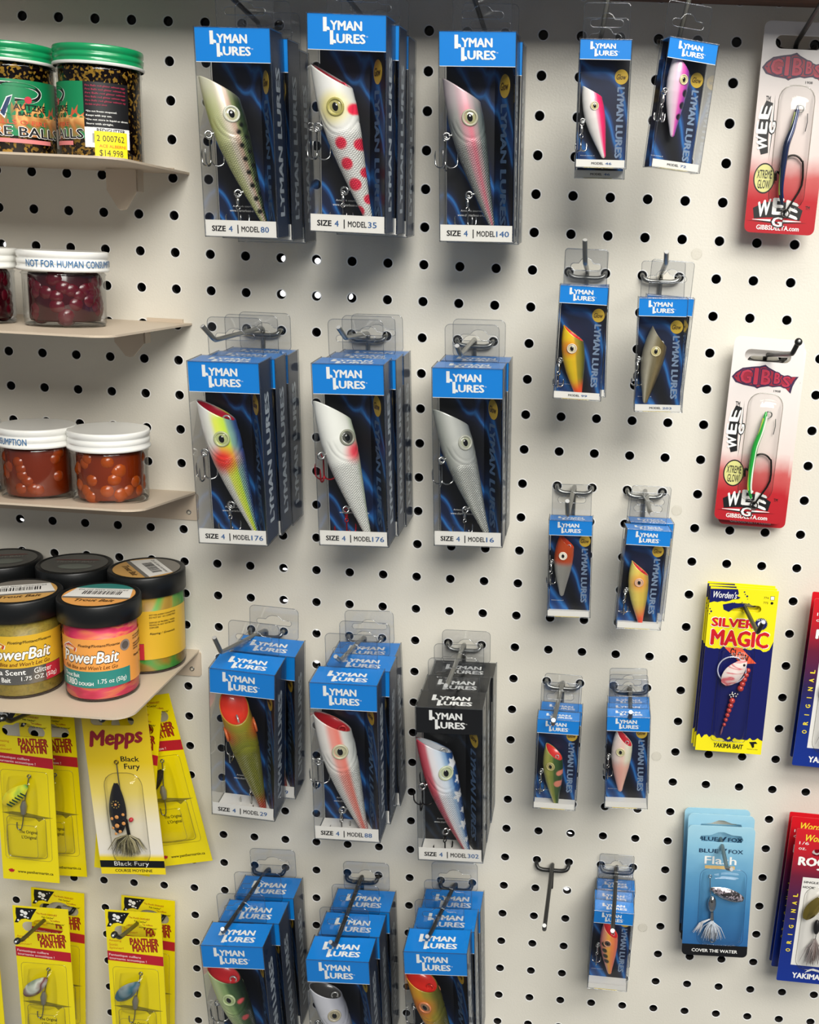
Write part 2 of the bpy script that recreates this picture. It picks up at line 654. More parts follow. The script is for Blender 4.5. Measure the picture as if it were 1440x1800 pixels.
def hook(label, base, end, tip, style='steel', r=0.062, tip_cut=True):
    """double-prong peg hook: base = (col,row) of the middle between its two holes"""
    m = M_STEEL if style == 'steel' else M_DARK
    bc, br = base
    root = thing('peg_hook', label, 'hook', W3(bc, br, 0))
    L = lambda q: (q[0] - bc, -q[2], -(q[1] - br))
    e, t = Vector(L(end)), Vector(L(tip))
    # bracket: two prongs in the holes joined by a sagging cross wire
    pts = [(-.5, .15, .02), (-.5, -.03, .0), (-.49, -.13, -.03), (-.44, -.19, -.1), (-.3, -.2, -.145), (-.1, -.2, -.15),
           (.1, -.2, -.15), (.3, -.2, -.145), (.44, -.19, -.1), (.49, -.13, -.03), (.5, -.03, 0), (.5, .15, .02)]
    mb = MB().tube(smooth_path(pts, 3), r * 1.05, m)
    obj('bracket', mb, root)
    # arm: back leg flat on the board, elbow, then straight out
    leg = [(0, -.07, -.85), (0, -.08, -.4), (0, -.10, -.06), (0.0, -.16, 0.02), (e.x * .1, -.32, .05 + (e.z - .05) * .06)]
    n = 3
    dirv = (e - Vector(leg[-1]))
    arm = smooth_path(leg, n) + [Vector(leg[-1]) + dirv * k for k in (.3, .6, .9)]
    bend = (t - e)
    if bend.length > 0.02:
        arm += [e + bend * .02 - dirv.normalized() * .03, e + bend * .12, e + bend * .4]
    mb = MB().tube(arm + ([t] if bend.length > .02 else [e]), r, m, n=10)
    obj('arm', mb, root)
    # the end of the wire
    d = (bend if bend.length > .02 else dirv).normalized()
    mb = MB()
    if tip_cut:
        q = t if bend.length > .02 else e
        mb.tube([q - d * .005, q + d * .012], [r * .98, r * .9], M_CUT, n=12)
        obj('cut_end', mb, root)
    else:
        q = t
        mb.ball(q, r * 1.55, M_DARK)
        mb.ball(q + Vector((0, -r * 1.25, r * .4)), r * .62, M_CUT, 10, 6)
        obj('ball_tip', mb, root)
    return root

# ------------------------------------------------------------------ the plug lures
def lerp(a, b, t): return tuple(x + (y - x) * t for x, y in zip(a, b))
def sstep(a, b, x):
    t = min(1, max(0, (x - a) / (b - a)))
    return t * t * (3 - 2 * t)
def rampf(stops, x):
    if x <= stops[0][0]: return lin(stops[0][1])
    for (p0, c0), (p1, c1) in zip(stops, stops[1:]):
        if x <= p1: return lerp(lin(c0), lin(c1), sstep(0, 1, (x - p0) / (p1 - p0)))
    return lin(stops[-1][1])

PROF_L = [(0, .107), (.1, .113), (.2, .117), (.3, .119), (.45, .108), (.6, .087), (.75, .061), (.88, .038), (.96, .025), (1, .019)]
PROF_S = [(0, .105), (.1, .128), (.2, .142), (.32, .150), (.45, .145), (.6, .122), (.75, .088), (.88, .055), (.96, .036), (1, .028)]
def prof(pr, t):
    t = min(1, max(0, t))
    for (a, x), (b, y) in zip(pr, pr[1:]):
        if t <= b:
            return x + (y - x) * (t - a) / (b - a)
    return pr[-1][1]

def star(dx, dy, r):
    a = math.atan2(dy, dx) + .3
    k = (a / (2 * math.pi) * 5) % 1.0
    k = abs(k - .5) * 2
    return math.hypot(dx, dy) < r * (.42 + .58 * k ** 1.3)

def lure_color(sp, t, xr, X, front):
    """sp: paint scheme; t 0 nose..1 tail; xr -1 belly..1 back; X = side-view offset in lure lengths"""
    c = rampf(sp['ramp'], xr)
    for t0, t1, col, amt in sp.get('along', []):
        k = sstep(t0, t1, t) * amt
        c = lerp(c, lin(col), k)
    for (ts, xs, r, soft, col, amt) in sp.get('spots', []):
        d = math.hypot(t - ts, X - xs)
        k = 1 - sstep(r - soft, r + soft, d)
        if k > 0: c = lerp(c, lin(col), k * amt)
    for (ts, xs, r, col) in sp.get('stars', []):
        if star(t - ts, X - xs, r): c = lin(col)
    return c

def lure_mesh(name, sp, small=False):
    pr = PROF_S if small else PROF_L
    NA, NT = 88, 100
    cut = sp.get('cut', .20 if not small else .24)
    h0 = prof(pr, 0)
    bendk = -.018
    thick = .86
    v, f, mi, cols, nets, uvs = [], [], [], [], [], []
    te, xe = (.285, .018) if not small else (.30, .0)
    er = .047 if not small else .058
    def place(ph, t, k=1.0):
        h = prof(pr, t)
        if t > .97: h *= math.sqrt(max(0.02, 1 - ((t - .97) / .032) ** 2))
        x = -h * math.cos(ph) * k + bendk * 4 * t * (1 - t)
        y = -h * thick * math.sin(ph) * k
        return x, y, h
    for j in range(NT + 1):
        for i in range(NA):
            ph = 2 * math.pi * i / NA          # 0 belly, pi/2 near side, pi back
            xr = -math.cos(ph)
            zc = cut * (xr + 1) / 2
            tt = zc + (1 - zc) * (j / NT)
            x, y, h = place(ph, tt)
            X = xr * h
            sg = 1.0
            # gill-cover creases round the eye
            if not small:
                dt, dx = tt - te, X - xe
                rr = math.hypot(dt * .92, dx * 1.25)
                if dt > -.02:
                    for q, dep in ((.118, .0045), (.150, .0045)):
                        w = math.exp(-((rr - q) / .0045) ** 2) * sstep(-.02, .03, dt)
                        sg -= dep / h * w
                    if rr < .150: sg += .012
            x, y, h = place(ph, tt, sg)
            v.append((x, y, -tt))
            front = math.sin(ph)
            cols.append(lure_color(sp, tt, xr, X, front))
            sc_ = sstep(te + .12, te + .20, tt) if not small else sp.get('scales', 0.0)
            nets.append((sp.get('net', 0) * sstep(.18, .30, tt) * sp.get('netf', lambda x: 1)(xr), sc_ * sp.get('scales', 1.0), sp.get('metal', 0)))
            uvs.append((i / NA * .62 * (h / .119), tt))
    for j in range(NT):
        for i in range(NA):
            i2 = (i + 1) % NA
            f.append((j * NA + i, j * NA + i2, (j + 1) * NA + i2, (j + 1) * NA + i)); mi.append(0)
    # tail cap
    o = NT * NA
    f.append(tuple(o + i for i in range(NA))); mi.append(0)
    # dished mouth
    rim = [Vector(v[i]) for i in range(NA)]
    cen = sum(rim, Vector()) / NA
    nrm = Vector((-(-cut), 0, 2 * h0)).normalized()
    prevo = 0
    mouth = lin(sp.get('mouth', sp['ramp'][0][1]))
    for k, (q, dep) in enumerate(((.955, -.002), (.92, .008), (.75, .030), (.5, .045), (.22, .052))):
        o = len(v)
        for i in range(NA):
            pnt = cen + (rim[i] - cen) * q - nrm * dep
            v.append(tuple(pnt)); cols.append(mouth if k else cols[i]); nets.append((0, 0, 0)); uvs.append((0, 0))
        for i in range(NA):
            i2 = (i + 1) % NA
            f.append((o + i, o + i2, prevo + i2, prevo + i)); mi.append(0)
        prevo = o
    f.append(tuple(prevo + i for i in range(NA))[::-1]); mi.append(0)
    me = bpy.data.meshes.new(name)
    me.from_pydata([(a * P, b * P, c * P) for a, b, c in v], [], f)
    me.materials.append(lure_mat())
    for nm, dat in (('paint', cols), ('net', nets)):
        a = me.attributes.new(nm, 'FLOAT_COLOR', 'POINT')
        flat = []
        for c in dat: flat += [c[0], c[1], c[2], 1.0]
        a.data.foreach_set('color', flat)
    ul = me.uv_layers.new(name='UVMap')
    lu = []
    for pl in me.polygons:
        us = [uvs[i] for i in pl.vertices]
        if len(us) == 4 and max(u[0] for u in us) - min(u[0] for u in us) > .3:
            us = [(u[0] + .62 if u[0] < .1 else u[0], u[1]) for u in us]
        for u in us: lu += [u[0], u[1]]
    ul.data.foreach_set('uv', lu)
    me.polygons.foreach_set('use_smooth', [True] * len(me.polygons))
    me.update()
    return me, dict(pr=pr, te=te, xe=xe, er=er, cut=cut, h0=h0, thick=thick, bendk=bendk, nrm=nrm, cen=cen)

def ring_path(c, r, ax1, ax2, n=14, a0=0, a1=2 * math.pi):
    c, ax1, ax2 = Vector(c), Vector(ax1), Vector(ax2)
    return [c + ax1 * (r * math.cos(a0 + (a1 - a0) * i / n)) + ax2 * (r * math.sin(a0 + (a1 - a0) * i / n)) for i in range(n + 1)]

def treble(mb, top, L, m, spread=.17, w=.017, ang=0.4, swivel=False, up=Vector((0, 0, 1))):
    """three-point hook hanging from its ring at 'top'"""
    top = Vector(top)
    z = -up
    mb.tube(ring_path(top + z * .05, .05, (1, 0, 0), up), w * .8, m, 6, False)
    y0 = .1
    if swivel:
        mb.tube([top + z * .1, top + z * .14, top + z * .24, top + z * .28], [.02, .045, .045, .02], m, 8)
        mb.tube(ring_path(top + z * .33, .05, (.7, .7, 0), up), w * .8, m, 6, False)
        y0 = .38
    a = top + z * y0
    for k in range(3):
        d = Vector((math.cos(ang + k * 2.094), math.sin(ang + k * 2.094), 0))
        pth = [a, a + z * (L * .6)]
        s = spread
        for q in range(1, 8):
            t = math.pi * q / 8
            pth.append(a + z * (L * .6 + math.sin(t) * s * .85) + d * (s * (1 - math.cos(t)) / 1.0))
        pth.append(a + z * (L * .42) + d * (s * 2.0))
        pth.append(a + z * (L * .28) + d * (s * 1.9))
        rr = [w] * (len(pth) - 1) + [w * .25]
        mb.tube(pth, rr, m, 6)

def build_lure(parent, key, sp, nose, tail, ylev, small=False, hooks=True):
    """nose / tail: (x, z) inches in the box; the plug lies between them"""
    me, g = lure_mesh('lure', sp, small)
    obs = Vector((tail[0] - nose[0], 0, tail[1] - nose[1]))
    yaw = -math.radians(sp.get('yaw', 0))
    cvec = Vector((g['h0'] * math.cos(yaw), 0, -1.0))
    S = obs.length / cvec.length
    a_obs = math.atan2(obs.x, -obs.z); a_c = math.atan2(cvec.x, -cvec.z)
    roll = -(a_obs - a_c)
    Rm = Matrix.Rotation(roll, 4, 'Y') @ Matrix.Rotation(yaw, 4, 'Z')
    noseloc = Rm @ (Vector((-g['h0'], 0, 0)) * S)
    loc = Vector((nose[0], ylev, nose[1])) - Vector((noseloc.x, 0, noseloc.z))
    o = obj('lure', me, parent)
    o.location = loc * P
    o.rotation_euler = Rm.to_euler()
    o.scale = (S, S, S)
    # eyes
    h = prof(g['pr'], g['te'])
    xc = g['xe'] + g['bendk'] * 4 * g['te'] * (1 - g['te'])
    ring, iris, pup = sp.get('eye', ('d8d4c2', 'c9c49a', '0a0a0a'))
    for sd in (-1, 1):
        mb = MB()
        er = g['er'] * sp.get('eyes', 1)
        yy = -g['thick'] * math.sqrt(max(0, h * h - g['xe'] ** 2)) + .004
        tilt = Matrix.Rotation(math.asin(max(-1, min(1, g['xe'] / h))), 4, 'Z')
        pts = [(er * math.cos(q * math.pi / 12), 0, er * math.sin(q * math.pi / 12)) for q in range(24)]
        mb.tube([(x, -.004, z) for x, _, z in pts], .0085, mat('eye_rim_' + ring, ring, .25), 8, False, True)
        mb.ball((0, 0, 0), er * .93, mat('eye_iris_' + iris, iris, .12, coat=1.0), 20, 10, (1, .22, 1))
        mb.ball((0, -er * .11, 0), er * .50, mat('eye_pupil', '060606', .08, coat=1.0), 16, 8, (.85, .40, 1.15))
        e = obj('eye', mb, o, (xc, yy if sd < 0 else -yy, -g['te']), (0, 0, 0 if sd < 0 else math.pi))
    # line tie in the mouth
    wm = mat('tie_' + sp.get('tie', 'c9c9c6'), sp.get('tie', 'c9c9c6'), .3, .5)
    q = g['cen'] + Vector((g['h0'] * .42, 0, -.085)) - g['nrm'] * .02
    up = g['nrm']
    mb = MB().tube([q - up * .02, q + up * .006] , .009, wm, 6)
    mb.tube(ring_path(q + up * .03, .026, (g['nrm'].z, 0, -g['nrm'].x), up, 12), .007, wm, 6, False)
    obj('line_tie', mb, o)
    if not hooks:
        return o
    # belly hangers and hooks, built square to the box so that they hang straight down
    Ri = Rm.inverted()
    for k, (th, Lh) in enumerate((((.36, .80), (.76, .42)) if not small else ((.45, .36),))):
        hh = prof(g['pr'], th)
        bx = -hh + g['bendk'] * 4 * th * (1 - th)
        ax = Vector((-1, 0, 0))
        hm = mat('hanger_wire', 'c9c9c6', .15, 1.0)
        mb = MB().tube([(bx + .01, 0, -th), (bx - .02, 0, -th)], .007 if not small else .010, hm, 6)
        mb.tube(ring_path((bx - .035, 0, -th), .022 if not small else .03, (1, 0, 0), (0, 0, 1), 12), .0075 if not small else .011, hm, 6, False)
        obj('hook_hanger', mb, o)
        pb = Rm @ Vector((bx - .05, 0, -th))
        hk = MB()
        wm = {'red': M_REDWIRE, 'black': M_BLACKWIRE}.get(sp.get('wire'), M_CHROME)
        inv = Ri.to_3x3()
        tmp = MB()
        yb = sp.get('hang', 0)
        treble(tmp, (0, 0, 0), Lh, wm, .165 if not small else .075, .021, .5 + k * .5, swivel=(k == 1 or small))
        mloc = Vector((bx - .045, 0, -th))
        yq = ylev + (Rm @ mloc).y * S                       # keep the points clear of the clear walls
        lo, hi = (.37, .63) if not small else (.20, .35)
        mloc += (inv @ Vector((0, min(max(yq, lo), hi) - yq, 0))) / S
        hk.mats = tmp.mats; hk.f = tmp.f; hk.m = tmp.m; hk.sm = tmp.sm
        hk.v = [tuple(mloc + (inv @ Vector(q)) / S) for q in tmp.v]
        obj('treble_hook', hk, o)
    return o

# ------------------------------------------------------------------ clear lure boxes
ART_BLUE = art('swirl_artwork', [(0, '05060c'), (.12, '0a1020'), (.24, '101f42'), (.33, '2a6fb4'), (.38, '1d4580'), (.45, '12203f'), (.6, '15162e'), (1, '2c2038')])
ART_BLACK = art('black_swirl_artwork', [(0, '060607'), (.25, '0b0b0d'), (.36, '1f2a3a'), (.45, '0e0f12'), (1, '151316')])
def skin(name, c):
    return mat(name, c, .33, coat=.3)
M_BLUE = skin('header_blue', '0b86dc')
M_BLK = skin('header_black', '0c0c0e')
M_SIDE = skin('side_panel_slate', '243654')
M_SIDEB = skin('side_panel_black', '1c1d21')
M_SIDETXT = skin('side_panel_letters', 'c3ced8')
M_DIMTXT = skin('dim_blue_letters', '5a7596')
M_YEL = skin('glow_sticker_yellow', 'd9b43c')
M_BROWN = skin('glow_sticker_brown', '4a3210')
M_LABEL = skin('label_white', 'e9e6de')
M_NUM = skin('label_blue_digits', '2f5f96')

def wordmark(mb, x0, x1, z0, z1, m, y=-.004, fn=None):
    """two stepped lines of heavy stencilled capitals with tall initials"""
    w, h = x1 - x0, z1 - z0
    lh = h * .46
    def line(ini, rest, xa, xb, zb):
        iw = (xb - xa) * .155
        # tall notched L
        a, b2, t = xa, xa + iw, zb + lh * 1.08
        st = iw * .62
        mb.shape([[(a, zb - lh * .12), (a + st, zb - lh * .12), (a + st, zb + lh * .0), (b2 + iw * .12, zb + lh * .0), (b2 + iw * .12, zb + lh * .16), (b2 - iw * .05, zb + lh * .28), (a + st, zb + lh * .30), (a + st, t), (a, t)]], m, y=y, fn=fn)
        mb.text(rest, a + iw * 1.16, xb, zb, zb + lh * .82, m, y=y, bold=.055, fn=fn)
    line('L', 'YMAN', x0, x0 + w * .92, z0 + h * .54)
    line('L', 'URES', x0 + w * .16, x1, z0 + h * .04)

def side_word(mb, fn, m, w, h, y=-.004):
    """the same wordmark in one long line, for the side panels"""
    mb.text('LYMAN', 0, h * .48, 0, w, m, y=y, bold=.060, fn=fn)
    mb.text('LURES', h * .53, h, 0, w, m, y=y, bold=.060, fn=fn)

def slant(W, D):
    """the folded inner panel: u runs from the back card forward to the right front edge"""
    ax, ay, bx, by = W / 2 - .58, D - .035, W / 2 - .03, .08
    L_ = math.hypot(bx - ax, by - ay)
    ux, uy = (bx - ax) / L_, (by - ay) / L_
    return lambda u, y, z: (ax + ux * u - uy * y, ay + uy * u + ux * y, z)
CASEC = {}
def case_meshes(W, H, D, black=False):
    key = (W, H, D, black)
    if key in CASEC: return CASEC[key]
    big = W > 1.5
    hd = .76 if big else .42
    lb = .39 if big else .17
    e = .012
    x0, x1 = -W / 2, W / 2
    # clear skin
    mb = MB()
    X0, X1, Y0, Y1, Z0_, Z1 = x0 - e, x1 + e, -e * 1.5, D + e, -e, H + e
    mb.box(X0, X1, Y0, Y1, Z0_, Z1, M_CASE)
    r = .011 if big else .009
    for a, b in (((X0, Y0, Z0_), (X0, Y0, Z1)), ((X1, Y0, Z0_), (X1, Y0, Z1)), ((X0, Y1, Z0_), (X0, Y1, Z1)), ((X1, Y1, Z0_), (X1, Y1, Z1)),
                 ((X0, Y0, Z1), (X1, Y0, Z1)), ((X0, Y0, Z0_), (X1, Y0, Z0_)), ((X0, Y0, Z0_), (X0, Y1, Z0_)), ((X1, Y0, Z0_), (X1, Y1, Z0_)),
                 ((X0, Y0, Z1), (X0, Y1, Z1)), ((X1, Y0, Z1), (X1, Y1, Z1))):
        mb.tube([a, b], r, M_EDGE, 6)
    case = mb.mesh('clear_case')
    # hang tab with a slot, rising from the back
    tw, th = (1.42, .98) if big else (1.06, .86)
    mb = MB()
    rim = rrect(-tw / 2, tw / 2, H - .05, H + th, .14 if big else .08)
    slot = eslot(0, H + th * .50, tw * .72, .17, .13)
    mb.shape([rim, slot], M_TAB, y=D + e, thick=.012)
    mb.tube([(x, D + e, z) for x, z in rim], .009, M_EDGE, 6, False, True)
    mb.tube([(x, D + e, z) for x, z in slot], .008, M_EDGE, 6, False, True)
    tab = mb.mesh('hang_tab')
    # card: back, right side, top and bottom
    A = ART_BLACK if black else ART_BLUE
    TOPM = M_BLK if black else M_BLUE
    SM = M_SIDEB if black else M_SIDE
    mb = MB()
    t = .012
    mb.box(x0 + .03, (x1 - .56) if big else (x1 - t), D - .03, D - .03 + t, .0, H, A)                  # back panel
    if big:
        mb.box(x1 - t, x1 - .002, .012, D - .02, .0, H - .01, SM)             # right side panel, printed outside
        sl = slant(W, D)
        a_, b_, c_, d_ = [sl(u, 0, z) for u, z in ((0, .0), (1.02, .0), (1.02, H - .02), (0, H - .02))]
        mb.quad(a_, b_, c_, d_, A)                                            # artwork folded forward on the right
        fo = lambda u, y, v: (x1 - .001 - y, D * .5 - v + .18, .5 + u)            # reads upward on the outside
        side_word(mb, fo, M_SIDETXT, .36, H - 1.3)
        fi = lambda u, y, v: sl(.34 + v, y, H - hd - .78 - u)              # reads downward on the inside
        side_word(mb, fi, M_DIMTXT, .34, H - hd - 1.15)
        mb.text('Artwork courtesy of', x0 + .38, x0 + 1.05, .66, .72, M_WHITE, y=D - .035)
        mb.text('www.charterboat-art.com', x0 + .30, x0 + 1.1, .56, .62, M_WHITE, y=D - .035)
    else:
        mb.box(x0 + .002, x0 + t, D * .35, D - .03, .0, H - hd, A)             # narrow left flap of the artwork
        fb = lambda u, y, v: (x1 - .24 + v * 1.0, D - .035, H - hd - .50 - u)
        side_word(mb, lambda u, y, v: (x1 - .10 - (.17 - v), D - .032 + y, H - hd - .52 - u), skin('small_side_letters', '7f93ad'), .17, H - hd - .75)
        mb.text('Artwork courtesy of', x0 + .08, x0 + .42, .26, .29, M_WHITE, y=D - .035)
    mb.box(x0 + .01, x1 - .002, .004, D - .02, H - .012, H - .002, TOPM)        # top
    ft = lambda x, y, z: (x, D - .10 - (H - z) / .62 * (D - .16) if False else .06 + (z) * (D - .16), H + .001)
    wordmark(mb, -W * .30, W * .33, .10, .80, M_WHITE, fn=lambda x, y, z: (x, .06 + z * (D - .16), H - .001 - y * .6))
    mb.box(x0 + .01, x1 - .002, .004, D - .02, .001, .008, M_LABEL)            # bottom flap
    if big: mb.box(-.3, .35, .15, D - .2, -.006, .0, skin('price_yellow', 'e9cf3a'))
    else: mb.box(-.38, .30, -.004, D * .6, -.010, -.002, skin('price_yellow', 'e9cf3a'))
    card = mb.mesh('insert_card')
    # blue (or black) header strip across the front
    mb = MB()
    mb.box(x0 + .004, x1 - .004, .0, .012, H - hd, H - .004, TOPM)
    if not black:
        mb.box(x0 + .004, x1 - .004, -.002, .0, H - hd, H - hd + .012, M_WHITE)
    wordmark(mb, -W * .30, W * .24, H - hd + hd * .17, H - hd * .12, M_WHITE)
    mb.text('TM', W * .245, W * .27, H - hd * .62, H - hd * .58, M_WHITE)
    head = mb.mesh('header_band')
    CASEC[key] = (case, tab, card, head, hd, lb)
    return CASEC[key]

def label_mesh(W, D, lb, model, big):
    mb = MB()
    mb.box(-W / 2 + .004, W / 2 - .03, -.002, .010, .006, lb, M_LABEL)
    if model:
        if big:
            z0, z1 = lb * .31, lb * .66
            mb.text('SIZE', -.74, -.39, z0, z1, M_BLACK, bold=.045, y=-.006)
            mb.text('4', -.32, -.22, z0, z1, M_NUM, bold=.02, y=-.006)
            mb.text('|', -.10, -.075, z0 - .04, z1 + .03, M_BLACK, bold=.01, y=-.006)
            mb.text('MODEL', .0, .45, z0, z1, M_BLACK, bold=.028, y=-.006)
            mb.text(model, .48, .48 + .105 * len(model), z0, z1, M_NUM, bold=.015, y=-.006)
        else:
            mb.text('MODEL', -.22, .06, lb * .35, lb * .66, M_BLACK, bold=.03, y=-.006)
            mb.text(model, .10, .10 + .075 * len(model), lb * .35, lb * .66, M_NUM, bold=.02, y=-.006)
    return mb.mesh('model_label')

def sticker_mesh(W, H, D, hd, big, xy=None):
    rx, rz = (.27, .27) if big else (.155, .165)
    if big:
        sl = slant(W, D)
        mb = MB().shape([oval(.55, H - hd - .38, rx, rz)], M_YEL, y=-.008, thick=.004, fn=sl)
        mb.text('Glow', .55 - rx * .75, .55 + rx * .75, H - hd - .38 - rz * .34, H - hd - .38 + rz * .34, M_BROWN, y=-.014, bold=.03, shear=.25, fn=sl)
        return mb.mesh('glow_sticker')
    cx, cz = (W / 2 - .19, H - hd - .30)
    mb = MB().shape([oval(cx, cz, rx, rz)], M_YEL, y=D - .036, thick=.004)
    mb.text('Glow', cx - rx * .72, cx + rx * .72, cz - rz * .36, cz + rz * .36, M_BROWN, y=D - .042, bold=.02, shear=.25)
    return mb.mesh('glow_sticker')

def lure_box(label, group, pose, size, lure, model, black=False, back=None, pitch=0.0, yaw=0.0, sticker=True):
    """pose = (col,row,d,roll): bottom centre of the front face; lure = (scheme, nose, tail, ylev)"""
    W, H, D = size
    c, r, d, roll = pose
    big = W > 1.5
    root = thing('lure_box', label, 'fishing lure', W3(c, r, d), (pitch, roll, yaw), group)
    case, tab, card, head, hd, lb = case_meshes(W, H, D, black)
    obj('clear_case', case, root)
    obj('hang_tab', tab, root)
    obj('insert_card', card, root)
    obj('header_band', head, root)
    lm = label_mesh(W, D, lb, model, big)
    obj('model_label', lm, root)
    if sticker: obj('glow_sticker', sticker_mesh(W, H, D, hd, big), root)
    sp, nose, tail, yl = lure
    build_lure(root, '', sp, nose, tail, yl, small=not big)
    return root

def box_behind(src, label, offs, droll=0.0):
    """another box of the kind on the same hook, further back: offs = inches right, up, back"""
    c = copy_tree(src)
    c.location = src.location + Vector((offs[0] * P, offs[2] * P, offs[1] * P))
    e = src.rotation_euler.copy(); e.y += droll
    c.rotation_euler = e
    c['label'] = label
    return c

# ------------------------------------------------------------------ shelves
M_SHELF = mat('shelf_beige_paint', 'c9b9a4', .42)
def shelf(label, right, rback, rfront, d, flange=0.0, tongue=None):
    root = thing('wall_shelf', label, 'shelf', W3(right, rback, 0))
    # plate outline seen from above (x, y) with a rounded near corner; z falls or rises to the front edge
    dz = -(rfront - rback)
    r = .55
    out = [(-8.6, 0.0), (-8.6, -d)]
    for i in range(9):
        a = math.radians(-90 + 90 * i / 8)
        out.append((-r + r * math.cos(a), -d + r + r * math.sin(a)))
    out.append((0.0, 0.0))
    def z(y): return dz * (-y / d)
    T = .055
    n = len(out)
    vs_ = [(x, y, z(y)) for x, y in out] + [(x, y, z(y) - T) for x, y in out]
    mb = MB().add(vs_, [tuple(range(n)), tuple(range(2 * n - 1, n - 1, -1))] + [(i, n + i, n + (i + 1) % n, (i + 1) % n) for i in range(n)], M_SHELF)
    obj('shelf_plate', mb, root)
    if flange:
        fl = MB()
        hole = oval(-.22, -flange * .72, .06, .06, 14)
        fl.shape([rrect(-8.6, .06, -flange, -T, .08), hole], M_SHELF, y=-.05, thick=.05)
        fl.tube(ring_path((-.22, -.06, -flange * .72), .062, (1, 0, 0), (0, 0, 1), 14), .012, M_STEEL, 6, False)
        obj('mounting_flange', fl, root)
    if tongue:
        tx, tw, tl = tongue
        br = MB()
        yf = -d * .30
        yb = yf + .35
        # shield-shaped support folded down under the plate
        for x, q in ((tx - tw / 2, 1), (tx + tw / 2, 1)):
            br.box(x - .03, x + .03, yf, yb, -tl * .55, -T, M_SHELF)
        br.shape([[(tx - tw / 2, -T - .02), (tx + tw / 2, -T - .02), (tx + tw / 2, -tl * .55), (tx + tw * .14, -tl * .97),
                   (tx, -tl), (tx - tw * .14, -tl * .97), (tx - tw / 2, -tl * .55)]], M_SHELF, y=yf - .05, thick=.05)
        obj('bracket', br, root)
        lug = MB().box(tx - tw * .2, tx + tw * 1.1, -.07, -.0, -.01, .10, M_SHELF)
        obj('back_lip', lug, root)
    return root

# ------------------------------------------------------------------ bait jars
def wrap(R):
    """maps a flat label (x along the girth) on to a cylinder of radius R facing the camera"""
    return lambda x, y, z: ((R - y) * math.sin(x / R), -(R - y) * math.cos(x / R), z)

def patch(mb, R, x0, x1, z0, z1, m, off=.006, n=24):
    f = wrap(R)
    vs_ = [f(x0 + (x1 - x0) * i / n, -off, z) for z in (z0, z1) for i in range(n + 1)]
    w = n + 1
    return mb.add(vs_, [(i, i + 1, w + i + 1, w + i) for i in range(n)], m, True)

def screw_lid(R, H, m, m2=None, z0=0.0, knurl=False):
    mb = MB()
    prof = [(R * .99, 0), (R * 1.015, .02), (R * 1.015, .07), (R * .985, .10), (R * .985, .16)]
    if m2:
        mb.lathe(prof[:3], m2, 48)
        mb.lathe([(R * 1.015, .07)] + prof[3:], m, 48)
    else:
        mb.lathe(prof, m, 48)
    mb.lathe([(R * .985, .16), (R * 1.0, .19), (R * 1.0, H * .55), (R * .975, H * .60), (R * .975, H * .66), (R * 1.0, H * .71),
              (R * 1.0, H * .93), (R * .985, H * .985), (R * .95, H), (R * .90, H * .985), (0.001, H * .985)], m, 48)
    mb.v = [(x, y, z + z0) for x, y, z in mb.v]
    return mb

def small_jar(label, loc, R, Hb, Rl, Hl, col, ballcol, txt=None, turn=0.0, tcol='3a6f9f', n=34, seed=1, group=None):
    rnd = random.Random(seed)
    root = thing('bait_jar', label, 'bait jar', W3(*loc), (0, 0, turn), group)
    g = MB().lathe([(0.001, .0), (R * .90, .0), (R * .97, .03), (R, .09), (R * .985, .13), (R, .17), (R, Hb - .2), (R * 1.0, Hb - .16), (R * 1.03, Hb - .12), (R * .98, Hb - .07), (R * .94, Hb)], M_GLASS, 48)
    g.lathe([(R * .90, .015), (R * .97, .045)], mat('jar_foot_glass', '4c4a44', .08), 48)
    obj('glass_body', g, root)
    # liquid and eggs packed against the glass
    c = MB()
    fill = Hb - .10
    c.lathe([(0.001, .14), (R * .84, .14), (R * .86, .18), (R * .86, fill - .04), (R * .84, fill), (0.001, fill)], mat('bait_liquid_' + col, col, .2, coat=.25), 40)
    bm_ = mat('bait_egg_' + ballcol, ballcol, .25, coat=.25)
    for i in range(n):
        a = rnd.uniform(-1.5, 2.2)
        zz = rnd.uniform(.24, fill - .10)
        rb = rnd.uniform(.21, .27) * R
        c.ball(((R * .925 - rb) * math.sin(a), -(R * .925 - rb) * math.cos(a), zz), rb, bm_, 12, 8)
    obj('bait_eggs', c, root)
    lid = screw_lid(Rl, Hl, mat('jar_lid_white', 'e9e9e4', .3, coat=.4), None, Hb - .04)
    f = wrap(Rl)
    if txt:
        lid.text(txt, -Rl * txt_w(txt), Rl * txt_w(txt), Hb - .04 + Hl * .22, Hb - .04 + Hl * .56, mat('lid_ink_' + tcol, tcol, .5), y=-.012, bold=.02, fn=f)
    obj('lid', lid, root)
    return root
def txt_w(t): return min(1.25, .052 * len(t))

